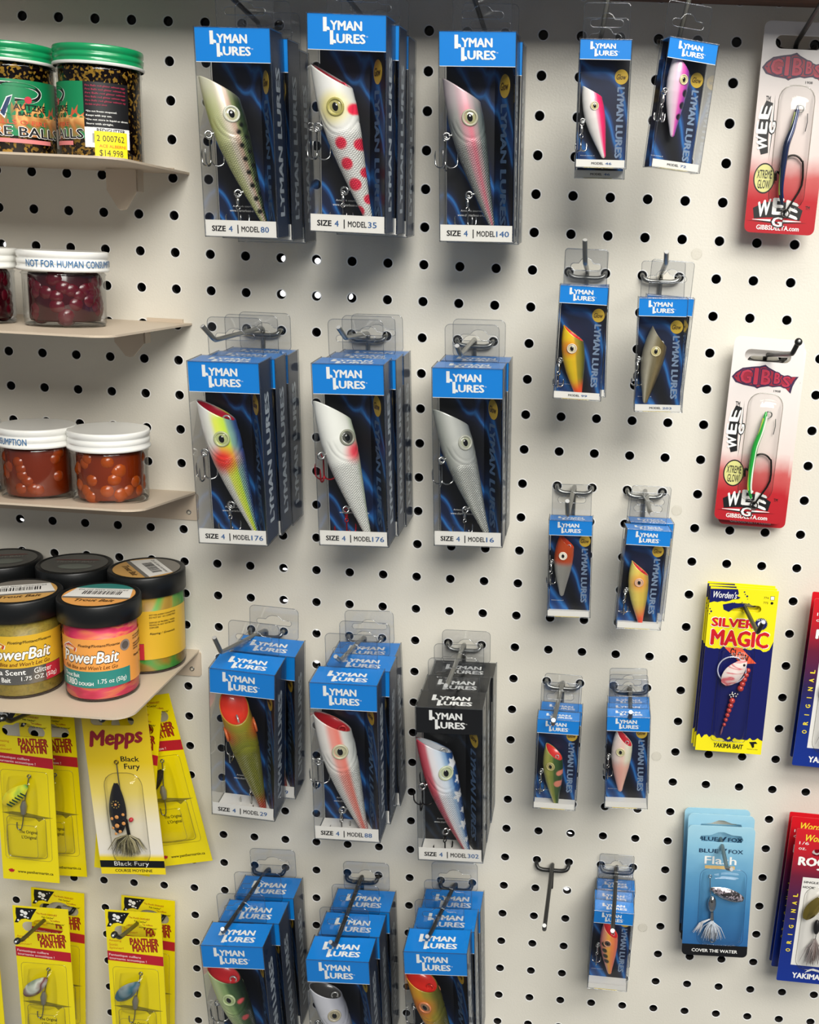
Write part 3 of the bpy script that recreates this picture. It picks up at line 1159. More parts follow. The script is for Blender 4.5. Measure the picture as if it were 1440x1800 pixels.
def glitter_jar(label, loc, R, Hb, Rl, Hl, turn, price):
    root = thing('bait_jar', label, 'bait jar', W3(*loc), (0, 0, turn), None)
    g = MB().lathe([(0.001, 0), (R * .94, 0), (R, .06), (R, Hb - .22), (R * 1.03, Hb - .17), (R * 1.0, Hb - .1), (R * .95, Hb)], M_GLASS, 56)
    obj('glass_body', g, root)
    c = MB().lathe([(0.001, .05), (R * .95, .05), (R * .96, .08), (R * .96, Hb - .06), (0.001, Hb - .06)], glitter('red_gold_glitter', '120405', 'c79a3a', 650, .36), 56)
    obj('glitter_eggs', c, root)
    lid = screw_lid(Rl, Hl, mat('jar_lid_green', '0f8a53', .28, coat=.5), mat('jar_lid_rim', 'e6e6e2', .3), Hb - .05)
    obj('lid', lid, root)
    f = wrap(R)
    GR = mat('label_green', '0c7d4d', .45); FL = swirl('label_flame', [(.35, '0c7d4d'), (.45, 'b0703a'), (.55, 'e7b06a'), (.65, 'c55a3c')], 60, 3, .6)
    PK = mat('label_pink', 'd98080', .5); BK = M_BLACK; WH = M_WHITE
    lb = MB()
    z0, z1 = .30, Hb * .80
    hh = z1 - z0
    patch(lb, R, -1.35 * R, 1.02 * R, z0 + hh * .30, z1, GR, .008, 30)
    patch(lb, R, -1.35 * R, 1.02 * R, z0 + hh * .12, z0 + hh * .44, FL, .009, 30)
    # flames licking up into the green
    rr = random.Random(4)
    for i in range(15):
        x = -1.3 * R + i * .16 * R
        w = rr.uniform(.10, .16) * R; h = rr.uniform(.06, .30) * hh
        lb.shape([[(x - w, z0 + hh * .42), (x + w, z0 + hh * .42), (x + w * .5, z0 + hh * .42 + h * .5), (x + w * .7, z0 + hh * .42 + h), (x - w * .1, z0 + hh * .42 + h * .55), (x - w * .5, z0 + hh * .42 + h * .8)]], FL, y=-.011, fn=f)
    # big open P with a slanted stem
    zc = z0 + hh * .80
    pth = [(-.62, .20), (.10, .19), (.42, .13), (.55, .02), (.46, -.12), (.22, -.20), (-.20, -.20)]
    up = [(x * R * .80, zc + z * R * .9) for x, z in pth]
    def ribbon(pts, wd, m, y):
        L_, R_ = [], []
        for i, (x, z) in enumerate(pts):
            a = pts[max(i - 1, 0)]; b = pts[min(i + 1, len(pts) - 1)]
            dx, dz = b[0] - a[0], b[1] - a[1]; l = math.hypot(dx, dz) or 1
            L_.append((x - dz / l * wd, z + dx / l * wd)); R_.append((x + dz / l * wd, z - dx / l * wd))
        lb.shape([L_ + R_[::-1]], m, y=y, fn=f)
    sp_ = [(q.x, q.z) for q in smooth_path([(x, 0, z) for x, z in up], 4)]
    ribbon(sp_, .052 * R, WH, -.012); ribbon(sp_, .036 * R, BK, -.015)
    lb.shape([[(-.34 * R, zc - .12 * R), (-.20 * R, zc - .06 * R), (-.40 * R, zc - .62 * R), (-.52 * R, zc - .50 * R)]], WH, y=-.012, fn=f)
    lb.shape([[(-.325 * R, zc - .14 * R), (-.22 * R, zc - .09 * R), (-.405 * R, zc - .57 * R), (-.49 * R, zc - .49 * R)]], mat('label_navy', '15305a', .5), y=-.015, fn=f)
    lb.shape([oval(.14 * R, zc - .16 * R, .085 * R, .085 * R, 16)], mat('label_cherry', 'c63a4a', .4), y=-.017, fn=f)
    lb.text('AUTZKE', -.20 * R, .58 * R, zc - .40 * R, zc - .26 * R, BK, y=-.016, bold=.03, fn=f)
    lb.text('BAIT CO.', -.10 * R, .50 * R, zc - .53 * R, zc - .44 * R, BK, y=-.016, bold=.02, fn=f)
    lb.text('BALLS O FIRE', -.75 * R, .60 * R, z0 + hh * .30, z0 + hh * .37, mat('label_orange', 'd0563a', .5), y=-.016, bold=.02, fn=f)
    lb.text('FIRE BALLS', -1.0 * R, 1.0 * R, z0 + hh * .105, z0 + hh * .275, WH, y=-.014, bold=.07, fn=f)
    lb.text('FIRE BALLS', -.99 * R, .99 * R, z0 + hh * .115, z0 + hh * .265, BK, y=-.018, bold=.02, fn=f)
    patch(lb, R, -.65 * R, .70 * R, z0 + hh * .01, z0 + hh * .075, PK, .012)
    # black side panel with small print and a bar code block
    xa, xb = 1.02 * R, 2.1 * R
    patch(lb, R, xa, xb, z0 + hh * .28, z1, mat('label_black_panel', '101014', .4), .010)
    rd = mat('label_maroon', '9a2342', .5)
    for i in range(6):
        lb.text('Fire Balls red glitter salmon eggs cured and'[:34 - (i % 3) * 2], xa + .05, xb - .08 - (.45 if i == 5 else 0), z1 - .12 - i * .085, z1 - .065 - i * .085, rd, y=-.014, bold=.03, fn=f)
    for i, t in enumerate(('*Do not freeze unopened.', ' Keeps with any use.', '*Do not store in liquid or direct', ' Store with airtight.', '*Not for human or pet consumption')):
        lb.text(t, xa + .05, xa + .03 + .030 * len(t), z1 - .70 - i * .095, z1 - .645 - i * .095, WH, y=-.014, bold=.02, fn=f)
    patch(lb, R, xa, xb, z0 - .02, z0 + hh * .30, mat('label_barcode_white', 'ecebe8', .5), .011)
    lb.text('RED/GLITTER', xa + .28, xb - .12, z0 + hh * .225, z0 + hh * .29, BK, y=-.015, bold=.04, fn=f)
    rb = random.Random(2)
    x = xa + .18
    while x < xb - .1:
        w = rb.choice((.012, .02, .03))
        lb.shape([[(x, z0 + hh * .06), (x + w, z0 + hh * .06), (x + w, z0 + hh * .205), (x, z0 + hh * .205)]], BK, y=-.015, fn=f)
        x += w + rb.choice((.012, .02, .03))
    obj('wrap_label', lb, root)
    if price:
        st = MB()
        YL = mat('price_sticker_yellow', 'f2dc1c', .5); INK = mat('price_ink', '2a2a25', .6)
        patch(st, R, xa + .22, xa + .98, z0 - .30, z0 + hh * .245, YL, .020)
        st.text('2 000762', xa + .27, xa + .90, z0 + .13, z0 + .27, INK, y=-.026, fn=f)
        st.text('ACE ALBERNI', xa + .32, xa + .93, z0 - .01, z0 + .06, mat('price_orange', 'e0792a', .5), y=-.026, bold=.02, fn=f)
        st.text('$14.998', xa + .32, xa + .86, z0 - .23, z0 - .06, INK, y=-.026, fn=f)
        obj('price_sticker', st, root)
    return root

def dough_jar(label, loc, R, Hb, Rl, Hl, turn, dough, lab, band, kind, top, txt=True):
    root = thing('bait_jar', label, 'bait jar', W3(*loc), (0, 0, turn), None)
    g = MB().lathe([(0.001, 0), (R * .9, 0), (R * .985, .05), (R, .12), (R, Hb - .10), (R * .96, Hb)], clear('jar_plastic', (.93, .93, .92), .08, .05), 56)
    obj('jar_body', g, root)
    c = MB().lathe([(0.001, .07), (R * .93, .07), (R * .965, .12), (R * .965, Hb - .04), (0.001, Hb - .04)], dough, 56)
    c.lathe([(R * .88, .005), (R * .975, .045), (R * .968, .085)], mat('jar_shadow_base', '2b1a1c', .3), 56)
    obj('dough', c, root)
    BKL = mat('jar_lid_black', '101213', .38)
    lid = MB().lathe([(Rl * .96, -.02), (Rl, .0), (Rl, Hl * .94), (Rl * .98, Hl), (Rl * .93, Hl + .012), (Rl * .91, Hl - .01), (0.001, Hl - .01)], BKL, 64)
    lid.v = [(x, y, z + Hb - .02) for x, y, z in lid.v]
    obj('lid', lid, root)
    # sticker on the lid
    z = Hb - .02 + Hl - .004
    ts = MB()
    def flat(x, y, zz): return (x, zz, z - y)
    rs = Rl * .86
    if top != 'dark':
        ts.shape([oval(0, 0, rs, rs, 40)], mat('lid_sticker_' + top, {'white': 'd9d4c8', 'amber': 'c79a55', 'teal': 'dd9c52'}[top], .4), y=0, fn=flat)
        cap = mat('lid_sticker_cap_' + top, {'white': 'b9b4a8', 'amber': '77726a', 'teal': '2f7f78'}[top], .4)
        ts.shape([[(rs * math.cos(a_), rs * math.sin(a_)) for a_ in [.58 + (math.pi - 1.16) * q_ / 14 for q_ in range(15)]]], cap, y=-.003, fn=flat)
        ts.shape([[(-rs * .95, -rs * .22), (rs * .95, -rs * .22), (rs * .80, rs * .55), (-rs * .80, rs * .55)]], mat('lid_sticker_paper', 'e2e0da', .45), y=-.004, fn=flat)
        rb = random.Random(len(label))
        x = -rs * .5
        while x < rs * .55:
            w = rb.choice((.014, .022, .035))
            ts.shape([[(x, rs * .0), (x + w, rs * .0), (x + w, rs * .30), (x, rs * .30)]], M_BLACK, y=-.007, fn=flat)
            x += w + rb.choice((.014, .02, .035))
        ts.text('Do not leave uncovered', -rs * .7, rs * .7, rs * .36, rs * .47, M_BLACK, y=-.007, fn=flat)
        ts.shape([[(-rs * .93, -rs * .35), (rs * .93, -rs * .35), (rs * .95, -rs * .22), (-rs * .95, -rs * .22)]], mat('lid_sticker_grey', '6d6a64', .5), y=-.004, fn=flat)
        ts.text('Trout Bait', -rs * .5, rs * .6, -rs * .62, -rs * .42, mat('lid_ink_brown', '4c3413', .5), y=-.007, bold=.03, shear=.3, fn=flat)
    else:
        ts.shape([oval(0, 0, rs, rs, 40)], mat('lid_sticker_dark', '4b4b47', .3), y=0, fn=flat)
        ts.text('TROUT BAIT', -rs * .62, rs * .62, rs * .05, rs * .25, mat('lid_ink_grey', '86837c', .5), y=-.006, bold=.04, fn=flat)
        ts.shape([oval(rs * .1, -rs * .35, rs * .52, rs * .26, 24)], mat('lid_ink_dim', '6e746c', .5), y=-.006, fn=flat)
        ts.shape([[(-rs * .7, rs * .33), (rs * .7, rs * .33), (rs * .62, rs * .40), (-rs * .62, rs * .40)]], mat('lid_ink_red', '7d4440', .5), y=-.006, fn=flat)
    obj('lid_sticker', ts, root)
    # wrap-round label
    f = wrap(R)
    lb = MB()
    z0, z1 = Hb * .20, Hb * .82
    h = z1 - z0
    patch(lb, R, -1.5 * R, 2.6 * R, z0, z1, lab, .006, 48)
    patch(lb, R, -1.5 * R, 1.12 * R, z0, z0 + h * .34, band, .009, 30)
    RED = mat('label_brand_red', 'c3342f', .4); BK = M_BLACK; WH = M_WHITE
    BR = mat('label_tagline_brown', '7a4a12', .5)
    # red fish-shaped badge
    bx, bz = -.62 * R, z0 + h * .80
    lb.shape([[(bx - .27, bz), (bx - .16, bz + .08), (bx, bz + .16), (bx + .12, bz + .10), (bx + .27, bz + .02), (bx + .24, bz - .09), (bx - .2, bz - .10)]], WH, y=-.013, fn=f)
    lb.shape([[(bx - .24, bz), (bx - .14, bz + .06), (bx, bz + .13), (bx + .10, bz + .08), (bx + .24, bz + .01), (bx + .21, bz - .075), (bx - .17, bz - .08)]], RED, y=-.016, fn=f)
    lb.text('Berkley', bx - .16, bx + .18, bz - .055, bz + .045, WH, y=-.020, bold=.02, shear=.2, fn=f)
    lb.text('Floating/Flottant/Flotante', -.30 * R, .82 * R, z0 + h * .83, z0 + h * .90, BK, y=-.013, bold=.02, shear=.2, fn=f)
    lb.text('PowerBait', -.86 * R, .80 * R, z0 + h * .49, z0 + h * .77, BK, y=-.013, bold=.10, shear=.22, fn=f)
    lb.text('PowerBait', -.84 * R, .78 * R, z0 + h * .51, z0 + h * .75, WH, y=-.019, bold=.035, shear=.22, fn=f)
    lb.text("Fish Bite and Won't Let Go", -.80 * R, .74 * R, z0 + h * .38, z0 + h * .46, BR, y=-.013, bold=.03, shear=.25, fn=f)
    if kind == 'turbo':
        lb.text('Trout Bait', -.84 * R, -.30 * R, z0 + h * .21, z0 + h * .29, WH, y=-.014, bold=.02, fn=f)
        lb.text('TURBO', -.84 * R, -.38 * R, z0 + h * .04, z0 + h * .18, WH, y=-.014, bold=.03, fn=f)
        lb.text('DOUGH', -.33 * R, .08 * R, z0 + h * .05, z0 + h * .12, WH, y=-.014, bold=.03, fn=f)
        lb.text('1.75 oz (50g)', .20 * R, .98 * R, z0 + h * .06, z0 + h * .18, WH, y=-.014, fn=f)
        lb.shape([oval(.98 * R, z0 + h * .80, .15, .16, 20)], mat('label_seal_grey', '8d8078', .4), y=-.014, fn=f)
        lb.shape([oval(.98 * R, z0 + h * .80, .10, .11, 20)], mat('label_seal_dark', '5e554f', .4), y=-.017, fn=f)
    else:
        lb.text('Extra Scent', -.95 * R, .10 * R, z0 + h * .20, z0 + h * .31, WH, y=-.014, bold=.02, fn=f)
        lb.text('Glitter', .30 * R, .78 * R, z0 + h * .20, z0 + h * .31, WH, y=-.014, fn=f)
        lb.text('Trout Bait', -.95 * R, -.28 * R, z0 + h * .05, z0 + h * .15, WH, y=-.014, bold=.02, fn=f)
        lb.text('1.75 OZ (50g)', -.02 * R, .95 * R, z0 + h * .05, z0 + h * .16, WH, y=-.014, fn=f)
        patch(lb, R, .62 * R, 1.12 * R, z0 + .01, z0 + h * .33, mat('label_red_block', 'c02b3a', .4), .011)
    # back panel of fine print
    for i, t in enumerate(('NOT FOR HUMAN CONSUMPTION', 'DO NOT EAT  NO COMESTIBLE', '', 'DISPOSE OF PROPERLY WHEN', 'FISHING IN ANY WATER AND', 'DISPOSER', '')):
        if t: lb.text(t, 1.28 * R, 1.28 * R + .031 * len(t), z1 - .14 - i * .075, z1 - .09 - i * .075, BK, y=-.010, bold=.02, fn=f)
    lb.text('Ripping / Greenish', 1.28 * R, 2.0 * R, z1 - .72, z1 - .64, BK, y=-.010, bold=.03, shear=.25, fn=f)
    obj('wrap_label', lb, root)
    return root

# ================================================================== placing everything
# -------- shelves and jars (left edge)
shelf('top beige metal shelf carrying the two green-lidded glitter jars', .47, 3.84, 3.78, 4.5, 0, (-1.30, .80, 1.10))
shelf('beige metal shelf carrying the dark red egg jars with white lids', .43, 7.93, 7.87, 5.3, 0, (-1.12, .80, .85))
shelf('beige metal shelf carrying the two orange egg jars', .42, 12.83, 12.42, 4.0, .86)
shelf('lowest beige metal shelf, carrying the black-lidded dough jars', .38, 17.78, 17.75, 5.0, .85)

glitter_jar('green-lidded glitter egg jar with a yellow price sticker', (-.74, 3.81, 2.6), .98, 2.22, 1.05, .46, -.98, True)
glitter_jar('green-lidded glitter egg jar showing its flame label, cut by the left edge', (-2.98, 3.81, 2.6), 1.0, 2.22, 1.07, .46, .70, False)

small_jar('white-lidded jar of dark red eggs with blue warning on its lid', (-1.79, 7.895, 2.85), .99, 1.42, 1.09, .50, '3a0511', '5a0a1c', 'NOT FOR HUMAN CONSUMPTION', .85, n=44, seed=3)
small_jar('white-lidded jar of dark red eggs cut off by the left edge', (-4.0, 7.895, 3.25), .99, 1.42, 1.09, .50, '3a0511', '5a0a1c', None, .4, n=44, seed=5)
small_jar('white-lidded jar of orange eggs nearer the shelf corner', (-1.03, 12.585, 2.37), .98, 1.50, 1.05, .50, '7c2a06', 'ad4a0a', None, .35, n=26, seed=8)
small_jar('white-lidded jar of orange eggs with blue ink on its lid, second from the shelf corner', (-2.97, 12.575, 2.48), .95, 1.50, 1.01, .50, '722404', '94390a', 'NOT FOR HUMAN CONSUMPTION', -1.0, n=26, seed=11)
small_jar('white-lidded jar, just a sliver at the left edge, beside the orange egg jars', (-5.06, 12.565, 2.55), .95, 1.50, 1.01, .50, '7d2807', 'b5480c', None, 0, n=30, seed=12)

D_PINK = swirl('dough_pink', [(.3, 'd8204f'), (.45, 'f0396c'), (.55, 'f98a5a'), (.62, 'ee2f66'), (.75, 'e02a5c')], 26, 5, 3.2)
D_GOLD = swirl('dough_gold_glitter', [(.3, '8f7a2c'), (.5, 'a5913a'), (.7, '7f7430')], 300, 2, 1)
D_GREEN = swirl('dough_green_orange', [(.3, '2fa447'), (.43, '58b04a'), (.5, 'b8963a'), (.58, 'a8802c'), (.7, '3fa848')], 22, 5, .8)
D_BROWN = swirl('dough_dark', [(.3, '5e2a2a'), (.55, '74503a'), (.7, '3f5a3a')], 24, 4, 2)
L_ORANGE = mat('wrap_orange', 'eda04c', .4, coat=.3)
L_YELLOW = mat('wrap_yellow', 'd9ae2c', .4, coat=.3)
BAND_T = mat('wrap_band_teal', '2f857c', .4, coat=.3)
BAND_S = mat('wrap_band_silver', '8f8d88', .22, .8)
dough_jar('black-lidded dough jar with bright pink contents and teal label band', (-1.09, 17.765, 3.25), .96, 2.20, 1.08, .56, .12, D_PINK, L_ORANGE, BAND_T, 'turbo', 'teal')
dough_jar('black-lidded dough jar with gold glitter contents, front row at the left edge', (-3.24, 17.765, 3.38), 1.0, 2.20, 1.10, .56, .45, D_GOLD, L_YELLOW, BAND_S, 'glitter', 'amber')
dough_jar('black-lidded dough jar with green and orange swirls by the shelf corner', (-.66, 17.78, 1.16), 1.02, 2.34, 1.07, .58, -.85, D_GREEN, L_YELLOW, mat('wrap_band_brown', '8c4a34', .4), 'glitter', 'amber')
dough_jar('black-lidded jar with a dark grey lid sticker, middle of the back row', (-2.78, 17.78, 1.18), .97, 2.34, 1.05, .58, .2, D_BROWN, L_YELLOW, BAND_S, 'glitter', 'dark')
dough_jar('black-lidded jar with a dark grey lid sticker, back row at the left edge', (-4.92, 17.78, 1.16), 1.0, 2.34, 1.05, .58, .4, D_BROWN, L_YELLOW, BAND_S, 'glitter', 'dark')

# -------- lure paint schemes: ramp runs belly (-1) to back (+1)
SP = {}
SP['B1'] = dict(ramp=[(-1, 'b9bf7c'), (-.55, 'c9cb98'), (-.2, 'd9cdb8'), (.15, 'c9a994'), (.38, '7d8a58'), (.6, '35462b'), (1, '1d2a1a')],
    along=[(.24, .0, 'e6e0cf', .75)], spots=[(.40 + .085 * i, .030 - .006 * i, .017, .005, '0a0d0a', 1) for i in range(7)] + [(.44 + .09 * i, .075 - .009 * i, .015, .005, '0a0d0a', 1) for i in range(6)] + [(.36, .06, .016, .005, '0a0d0a', 1)],
    mouth='efe9d8', net=0.3, yaw=-28, metal=.2, eye=('cfd0bd', 'b9b894', '0a0a0a'))
SP['B2'] = dict(ramp=[(-1, 'e9e8e0'), (0, 'f1f0ea'), (1, 'e6e6de')], spots=[(.285, .0, .085, .045, 'f0dc18', .60)] +
    [(t, x, r, .006, 'f5304e', 1) for t, x, r in ((.49, -.008, .037), (.613, -.01, .037), (.742, -.002, .039), (.32, .112, .034), (.524, .098, .037), (.69, .082, .034), (.847, .05, .032), (.9, -.03, .03))],
    mouth='d8203a', yaw=4, tie='e25060', eye=('b0a860', 'b7b070', '0a0a0a'))
SP['B3'] = dict(ramp=[(-1, '8b8f8c'), (-.55, 'a9a9a2'), (-.2, 'd59aa2'), (.1, 'e2808f'), (.4, 'b59a9a'), (.65, '77807c'), (1, '4b5654')],
    along=[(.30, .10, 'd5c2c6', .65)], mouth='8f9390', net=0.14, yaw=-12, metal=.25, eye=('b7b49a', 'a8a67c', '0a0a0a'))
SP['B4'] = dict(ramp=[(-1, 'f0efe9'), (-.35, 'f2f1e4'), (.02, 'e8f05a'), (.45, 'c9e640'), (.68, '7fa89a'), (1, '35508c')],
    along=[(.16, .06, 'f2f1ec', .7)], spots=[(.43, -.02, .085, .055, 'f03a2e', 1)], mouth='c01c34', yaw=-6, eye=('b9c08c', 'b4bc82', '0a0a0a'))
SP['B5'] = dict(ramp=[(-1, 'eeeee6'), (.3, 'edeee4'), (.75, 'd2ddc2'), (1, 'b4c4a2')], spots=[(.39, .055, .062, .045, 'f24a58', 1)],
    mouth='e8e8e0', net=0.04, yaw=-42, wire='red', eye=('8f9080', '4a4a44', '0a0a0a'))
SP['B6'] = dict(ramp=[(-1, 'b5b8ae'), (-.5, 'c9cac2'), (.1, 'bcbeb8'), (.6, 'a4a8a4'), (1, '7f8582')], mouth='c9c9c2', net=0.1, yaw=-36, metal=.45, tie='c03a3a', eye=('a9aa9c', 'a5a890', '0a0a0a'))
SP['B7'] = dict(ramp=[(-1, 'c9a21e'), (-.3, 'b9a51e'), (.2, 'a8a01c'), (.6, '9a961e'), (1, '8f9020')], along=[(.78, .93, 'e0401c', 1), (.26, .12, 'cf8a2c', .8)],
    spots=[(.29, .02, .075, .04, 'e85c20', .9)], mouth='f0402c', yaw=62, net=1.0, eye=('d06a3a', 'c9602a', '0a0a0a'))
SP['B8'] = dict(ramp=[(-1, 'efeee8'), (-.5, 'efeae2'), (-.1, 'ee9a8c'), (.25, 'ec8474'), (.55, 'dcdcd4'), (1, 'b9bcb6')], along=[(.80, 1.0, 'e8645a', .65)],
    mouth='c4242c', net=0.08, yaw=-14, tie='d84a48', eye=('c4c0a0', 'b5b190', '0a0a0a'))
SP['B9'] = dict(ramp=[(-1, 'c93a4a'), (-.72, 'd2606c'), (-.5, 'ece6e6'), (.0, 'd6e0ea'), (.35, '8fb0d2'), (.55, '2f5f9c'), (1, '14356e')],
    stars=[(.25, .085, .052, 'f4f6f8'), (.385, .10, .040, 'f4f6f8'), (.50, .062, .050, 'f4f6f8'), (.63, .070, .030, 'f4f6f8'), (.74, .038, .042, 'f4f6f8'), (.87, .022, .028, 'f4f6f8')],
    mouth='d9dde2', net=0.1, yaw=-26, wire='black', eye=('c2c9a6', 'b5bd98', '0a0a0a'))
SP['B10'] = dict(ramp=[(-1, 'd3dfa6'), (-.4, 'c3d296'), (.1, '8aa46a'), (.45, '3f5a34'), (1, '1c2a1a')],
    spots=[(.34, .085, .020, .005, 'd8585a', 1), (.50, .065, .022, .005, 'd8585a', 1), (.66, .05, .02, .005, 'd8585a', 1)], mouth='e0353a', yaw=0, eye=('b9c896', 'a9b884', '0a0a0a'))
SP['B11'] = dict(ramp=[(-1, 'dfdfe2'), (0, 'd2d2d8'), (.6, 'b4b5be'), (1, '8a8c96')], mouth='4a4846', yaw=-16, metal=.2, eye=('b0a890', '9c9478', '0a0a0a'))
SP['B12'] = dict(ramp=[(-1, 'f0901c'), (-.5, 'f0a41e'), (0, 'dca01e'), (.5, '9a8a24'), (1, '57561c')], spots=[(.29, -.01, .08, .05, 'ee5a24', .60)], mouth='ee3428', yaw=14, net=.35, tie='e04a3a', eye=('dc8a5a', '9a7a5a', '0a0a0a'))
SP['S1'] = dict(ramp=[(-1, 'f2efe8'), (-.1, 'f2e9e4'), (.2, 'f08aa8'), (.45, 'ee2f6c'), (1, 'd8205a')], mouth='f2e6e2', yaw=-10, cut=.20, eye=('d8d0b4', 'c9bc8a', '0a0a0a'), eyes=.9)
SP['S2'] = dict(ramp=[(-1, 'f4eaee'), (-.55, 'f0c8dc'), (-.1, 'e060b4'), (.35, 'a83ea8'), (.7, '4a3a8c'), (1, '2c2c6a')],
    spots=[(.46, .06, .048, .008, '17122a', 1), (.61, .045, .045, .008, '17122a', 1), (.75, .025, .04, .008, '17122a', 1)], mouth='7a4a9a', yaw=-15, eye=('d9d2a6', 'd2c890', '0a0a0a'))
SP['S3'] = dict(ramp=[(-1, 'f3c21c'), (-.3, 'f5d01e'), (.15, 'eec21c'), (.4, '9a8a20'), (1, '5a5a1e')], along=[(.68, .88, 'f0502a', 1)], spots=[(.30, -.05, .10, .06, 'f28a2a', .85)],
    mouth='e8333a', yaw=4, net=.3, tie='e0453f', eye=('e0ccb4', 'd8cfae', '0a0a0a'))
SP['S4'] = dict(ramp=[(-1, 'a5a08c'), (-.45, 'b0a992'), (0, '857a58'), (.4, '6e5c28'), (1, '4a3c18')], mouth='4e421f', yaw=-4, metal=.35, scales=.6, eye=('cbbf94', 'c9bd86', '0a0a0a'))
SP['S5'] = dict(ramp=[(-1, 'cfccc0'), (0, 'bdbab0'), (1, 'a09c94')], along=[(.50, .38, 'ee5a1c', 1)], mouth='e0481c', yaw=6, cut=.19, metal=.15, scales=1, net=.3, eye=('efe6d2', 'f2ead6', '0a0a0a'))
SP['S6'] = dict(ramp=[(-1, 'f2e27a'), (-.3, 'f4d866'), (.3, 'e0c050'), (1, '9a8a3c')], along=[(.62, .95, 'f0503c', 1)], spots=[(.31, -.01, .11, .08, 'f27a3a', .60)], mouth='d82a3a', yaw=4, tie='dc4a3a', eye=('e0b49a', 'dcb08e', '0a0a0a'))
SP['S7'] = dict(ramp=[(-1, 'c9c878'), (-.35, 'b6b45a'), (.05, '869040'), (.4, '3f5a2c'), (1, '26401f')], spots=[(.42, .12, .042, .008, 'd8826a', 1), (.60, .085, .055, .008, 'd8826a', 1)], mouth='e03a34', yaw=14, eye=('bdb278', 'b8ae70', '0a0a0a'))
SP['S8'] = dict(ramp=[(-1, 'f2e8e0'), (-.3, 'f2ddd2'), (.2, 'f0ccbc'), (.6, 'e4dfc8'), (1, 'd8d8b8')], along=[(.42, .58, 'f0a592', .75)], mouth='e02a3a', yaw=10, eye=('d9d2a8', 'cfc898', '0a0a0a'))
SP['S9'] = dict(ramp=[(-1, 'f08a9a'), (-.4, 'f0a07a'), (.1, 'f0b04a'), (.5, 'ee8a4a'), (1, 'e0644a')], spots=[(.34 + .115 * i, -.06 + .012 * i, .045, .008, '3c3a26', 1) for i in range(4)], mouth='e82a30', yaw=12, eye=('e0a080', '504030', '0a0a0a'))

BIG, SML = (1.8, 4.75, 1.0), (1.16, 2.75, .55)
GB, GS = 'large clear lure boxes in three columns', 'small clear lure boxes in two columns'
def put(key, pose, pitch, nose, tail, yl, desc, model, yaw=0.0, black=False, behind=(), where=''):
    big = key[0] == 'B'
    b = lure_box(desc, GB if big else GS, pose, BIG if big else SML, (SP[key], nose, tail, yl), model, black, pitch=pitch, yaw=yaw)
    for lab, off, dr in behind:
        box_behind(b, lab, off, dr)
    return b
put('B1', (3.005, 5.468, 3.273, -0.0142), 0.0611, (-0.991, 3.703), (0.451, 0.286), 0.5, 'large clear box with an olive minnow lure dotted black down its back', '80',
    behind=(('box directly behind the olive black-dotted minnow lure', (.06, -.03, 1.075), .01), ('rearmost box behind the olive black-dotted minnow lure', (.10, -.10, 2.15), -.01)))
put('B2', (5.834, 5.237, 4.052, 0.0005), 0.0611, (-0.975, 3.743), (0.441, 0.160), 0.5, 'large clear box with a white lure covered in red dots, yellow round the eye', '35',
    behind=(('box directly behind the white red-dotted lure', (.07, .0, 1.075), .005), ('third box back behind the white red-dotted lure', (.12, -.04, 2.15), .0)))
put('B3', (8.791, 5.312, 3.023, -0.0243), 0.0611, (-0.891, 3.760), (0.337, 0.335), 0.5, 'large clear box with a silver-grey lure striped pink along its side', '140',
    behind=(('box behind the silver lure with the pink stripe', (.03, -.02, 1.075), .01),))
put('B4', (2.775, 13.248, 3.624, -0.0187), 0.0611, (-0.911, 3.688), (0.453, 0.150), 0.5, 'large clear box with a white, lime and blue lure, red mouth and red cheek', '176',
    behind=(('box directly behind the lime and blue red-mouthed lure', (.05, .0, 1.075), .005), ('rearmost box behind the lime and blue red-mouthed lure', (.05, .0, 2.15), .01)))
put('B5', (5.899, 13.155, 3.384, -0.0306), 0.0611, (-0.962, 3.769), (0.288, 0.075), 0.5, 'large clear box with a pearl white lure, pink cheek patch and red hooks', '176',
    behind=(('box directly behind the pearl white lure with red hooks', (.05, .02, 1.075), .01), ('rearmost box behind the pearl white lure with red hooks', (.08, .0, 2.15), .005)))
put('B6', (8.798, 13.188, 2.627, -0.0307), 0.0611, (-0.925, 3.627), (0.461, 0.160), 0.5, 'large clear box with a plain silver-grey lure', '16',
    behind=(('box behind the plain silver-grey lure', (.0, .06, 1.075), .012),))
put('B7', (2.631, 21.612, 2.821, 0.0478), 0.1222, (-0.701, 3.647), (0.470, -0.186), 0.5, 'large clear box with a yellow-olive lure facing out, open orange-red mouth', '29',
    behind=(('box behind the yellow-olive lure with the open mouth', (.25, .03, 1.24), -.01),))
put('B8', (5.855, 21.528, 3.710, -0.0178), 0.0611, (-0.952, 3.656), (0.429, -0.153), 0.5, 'large clear box with a white and salmon-pink lure, red mouth', '88',
    behind=(('box directly behind the white and salmon-pink lure', (.08, -.03, 1.07), .01), ('rearmost box behind the white and salmon-pink lure', (.18, -.06, 2.10), -.025)))
put('B9', (8.678, 22.218, 3.228, -0.0305), 0.0611, (-0.967, 3.624), (0.442, -0.084), 0.5, 'large black-headed box with a red, white and blue lure with stars', '302', black=True,
    behind=(('black-headed box directly behind the starred red, white and blue lure', (.0, .0, 1.075), .0), ('rearmost black-headed box behind the starred lure', (.02, .02, 2.15), .01)))
put('B10', (2.837, 29.798, 3.610, -0.0526), 0.0611, (-0.999, 3.620), (0.45, 0.25), 0.5, 'large clear box with a pale green lure with red mouth, cut by the bottom edge', '72',
    behind=(('box directly behind the pale green red-mouthed lure', (.10, .02, 1.075), .01), ('rearmost box behind the pale green red-mouthed lure', (.16, .12, 2.2), .02)))
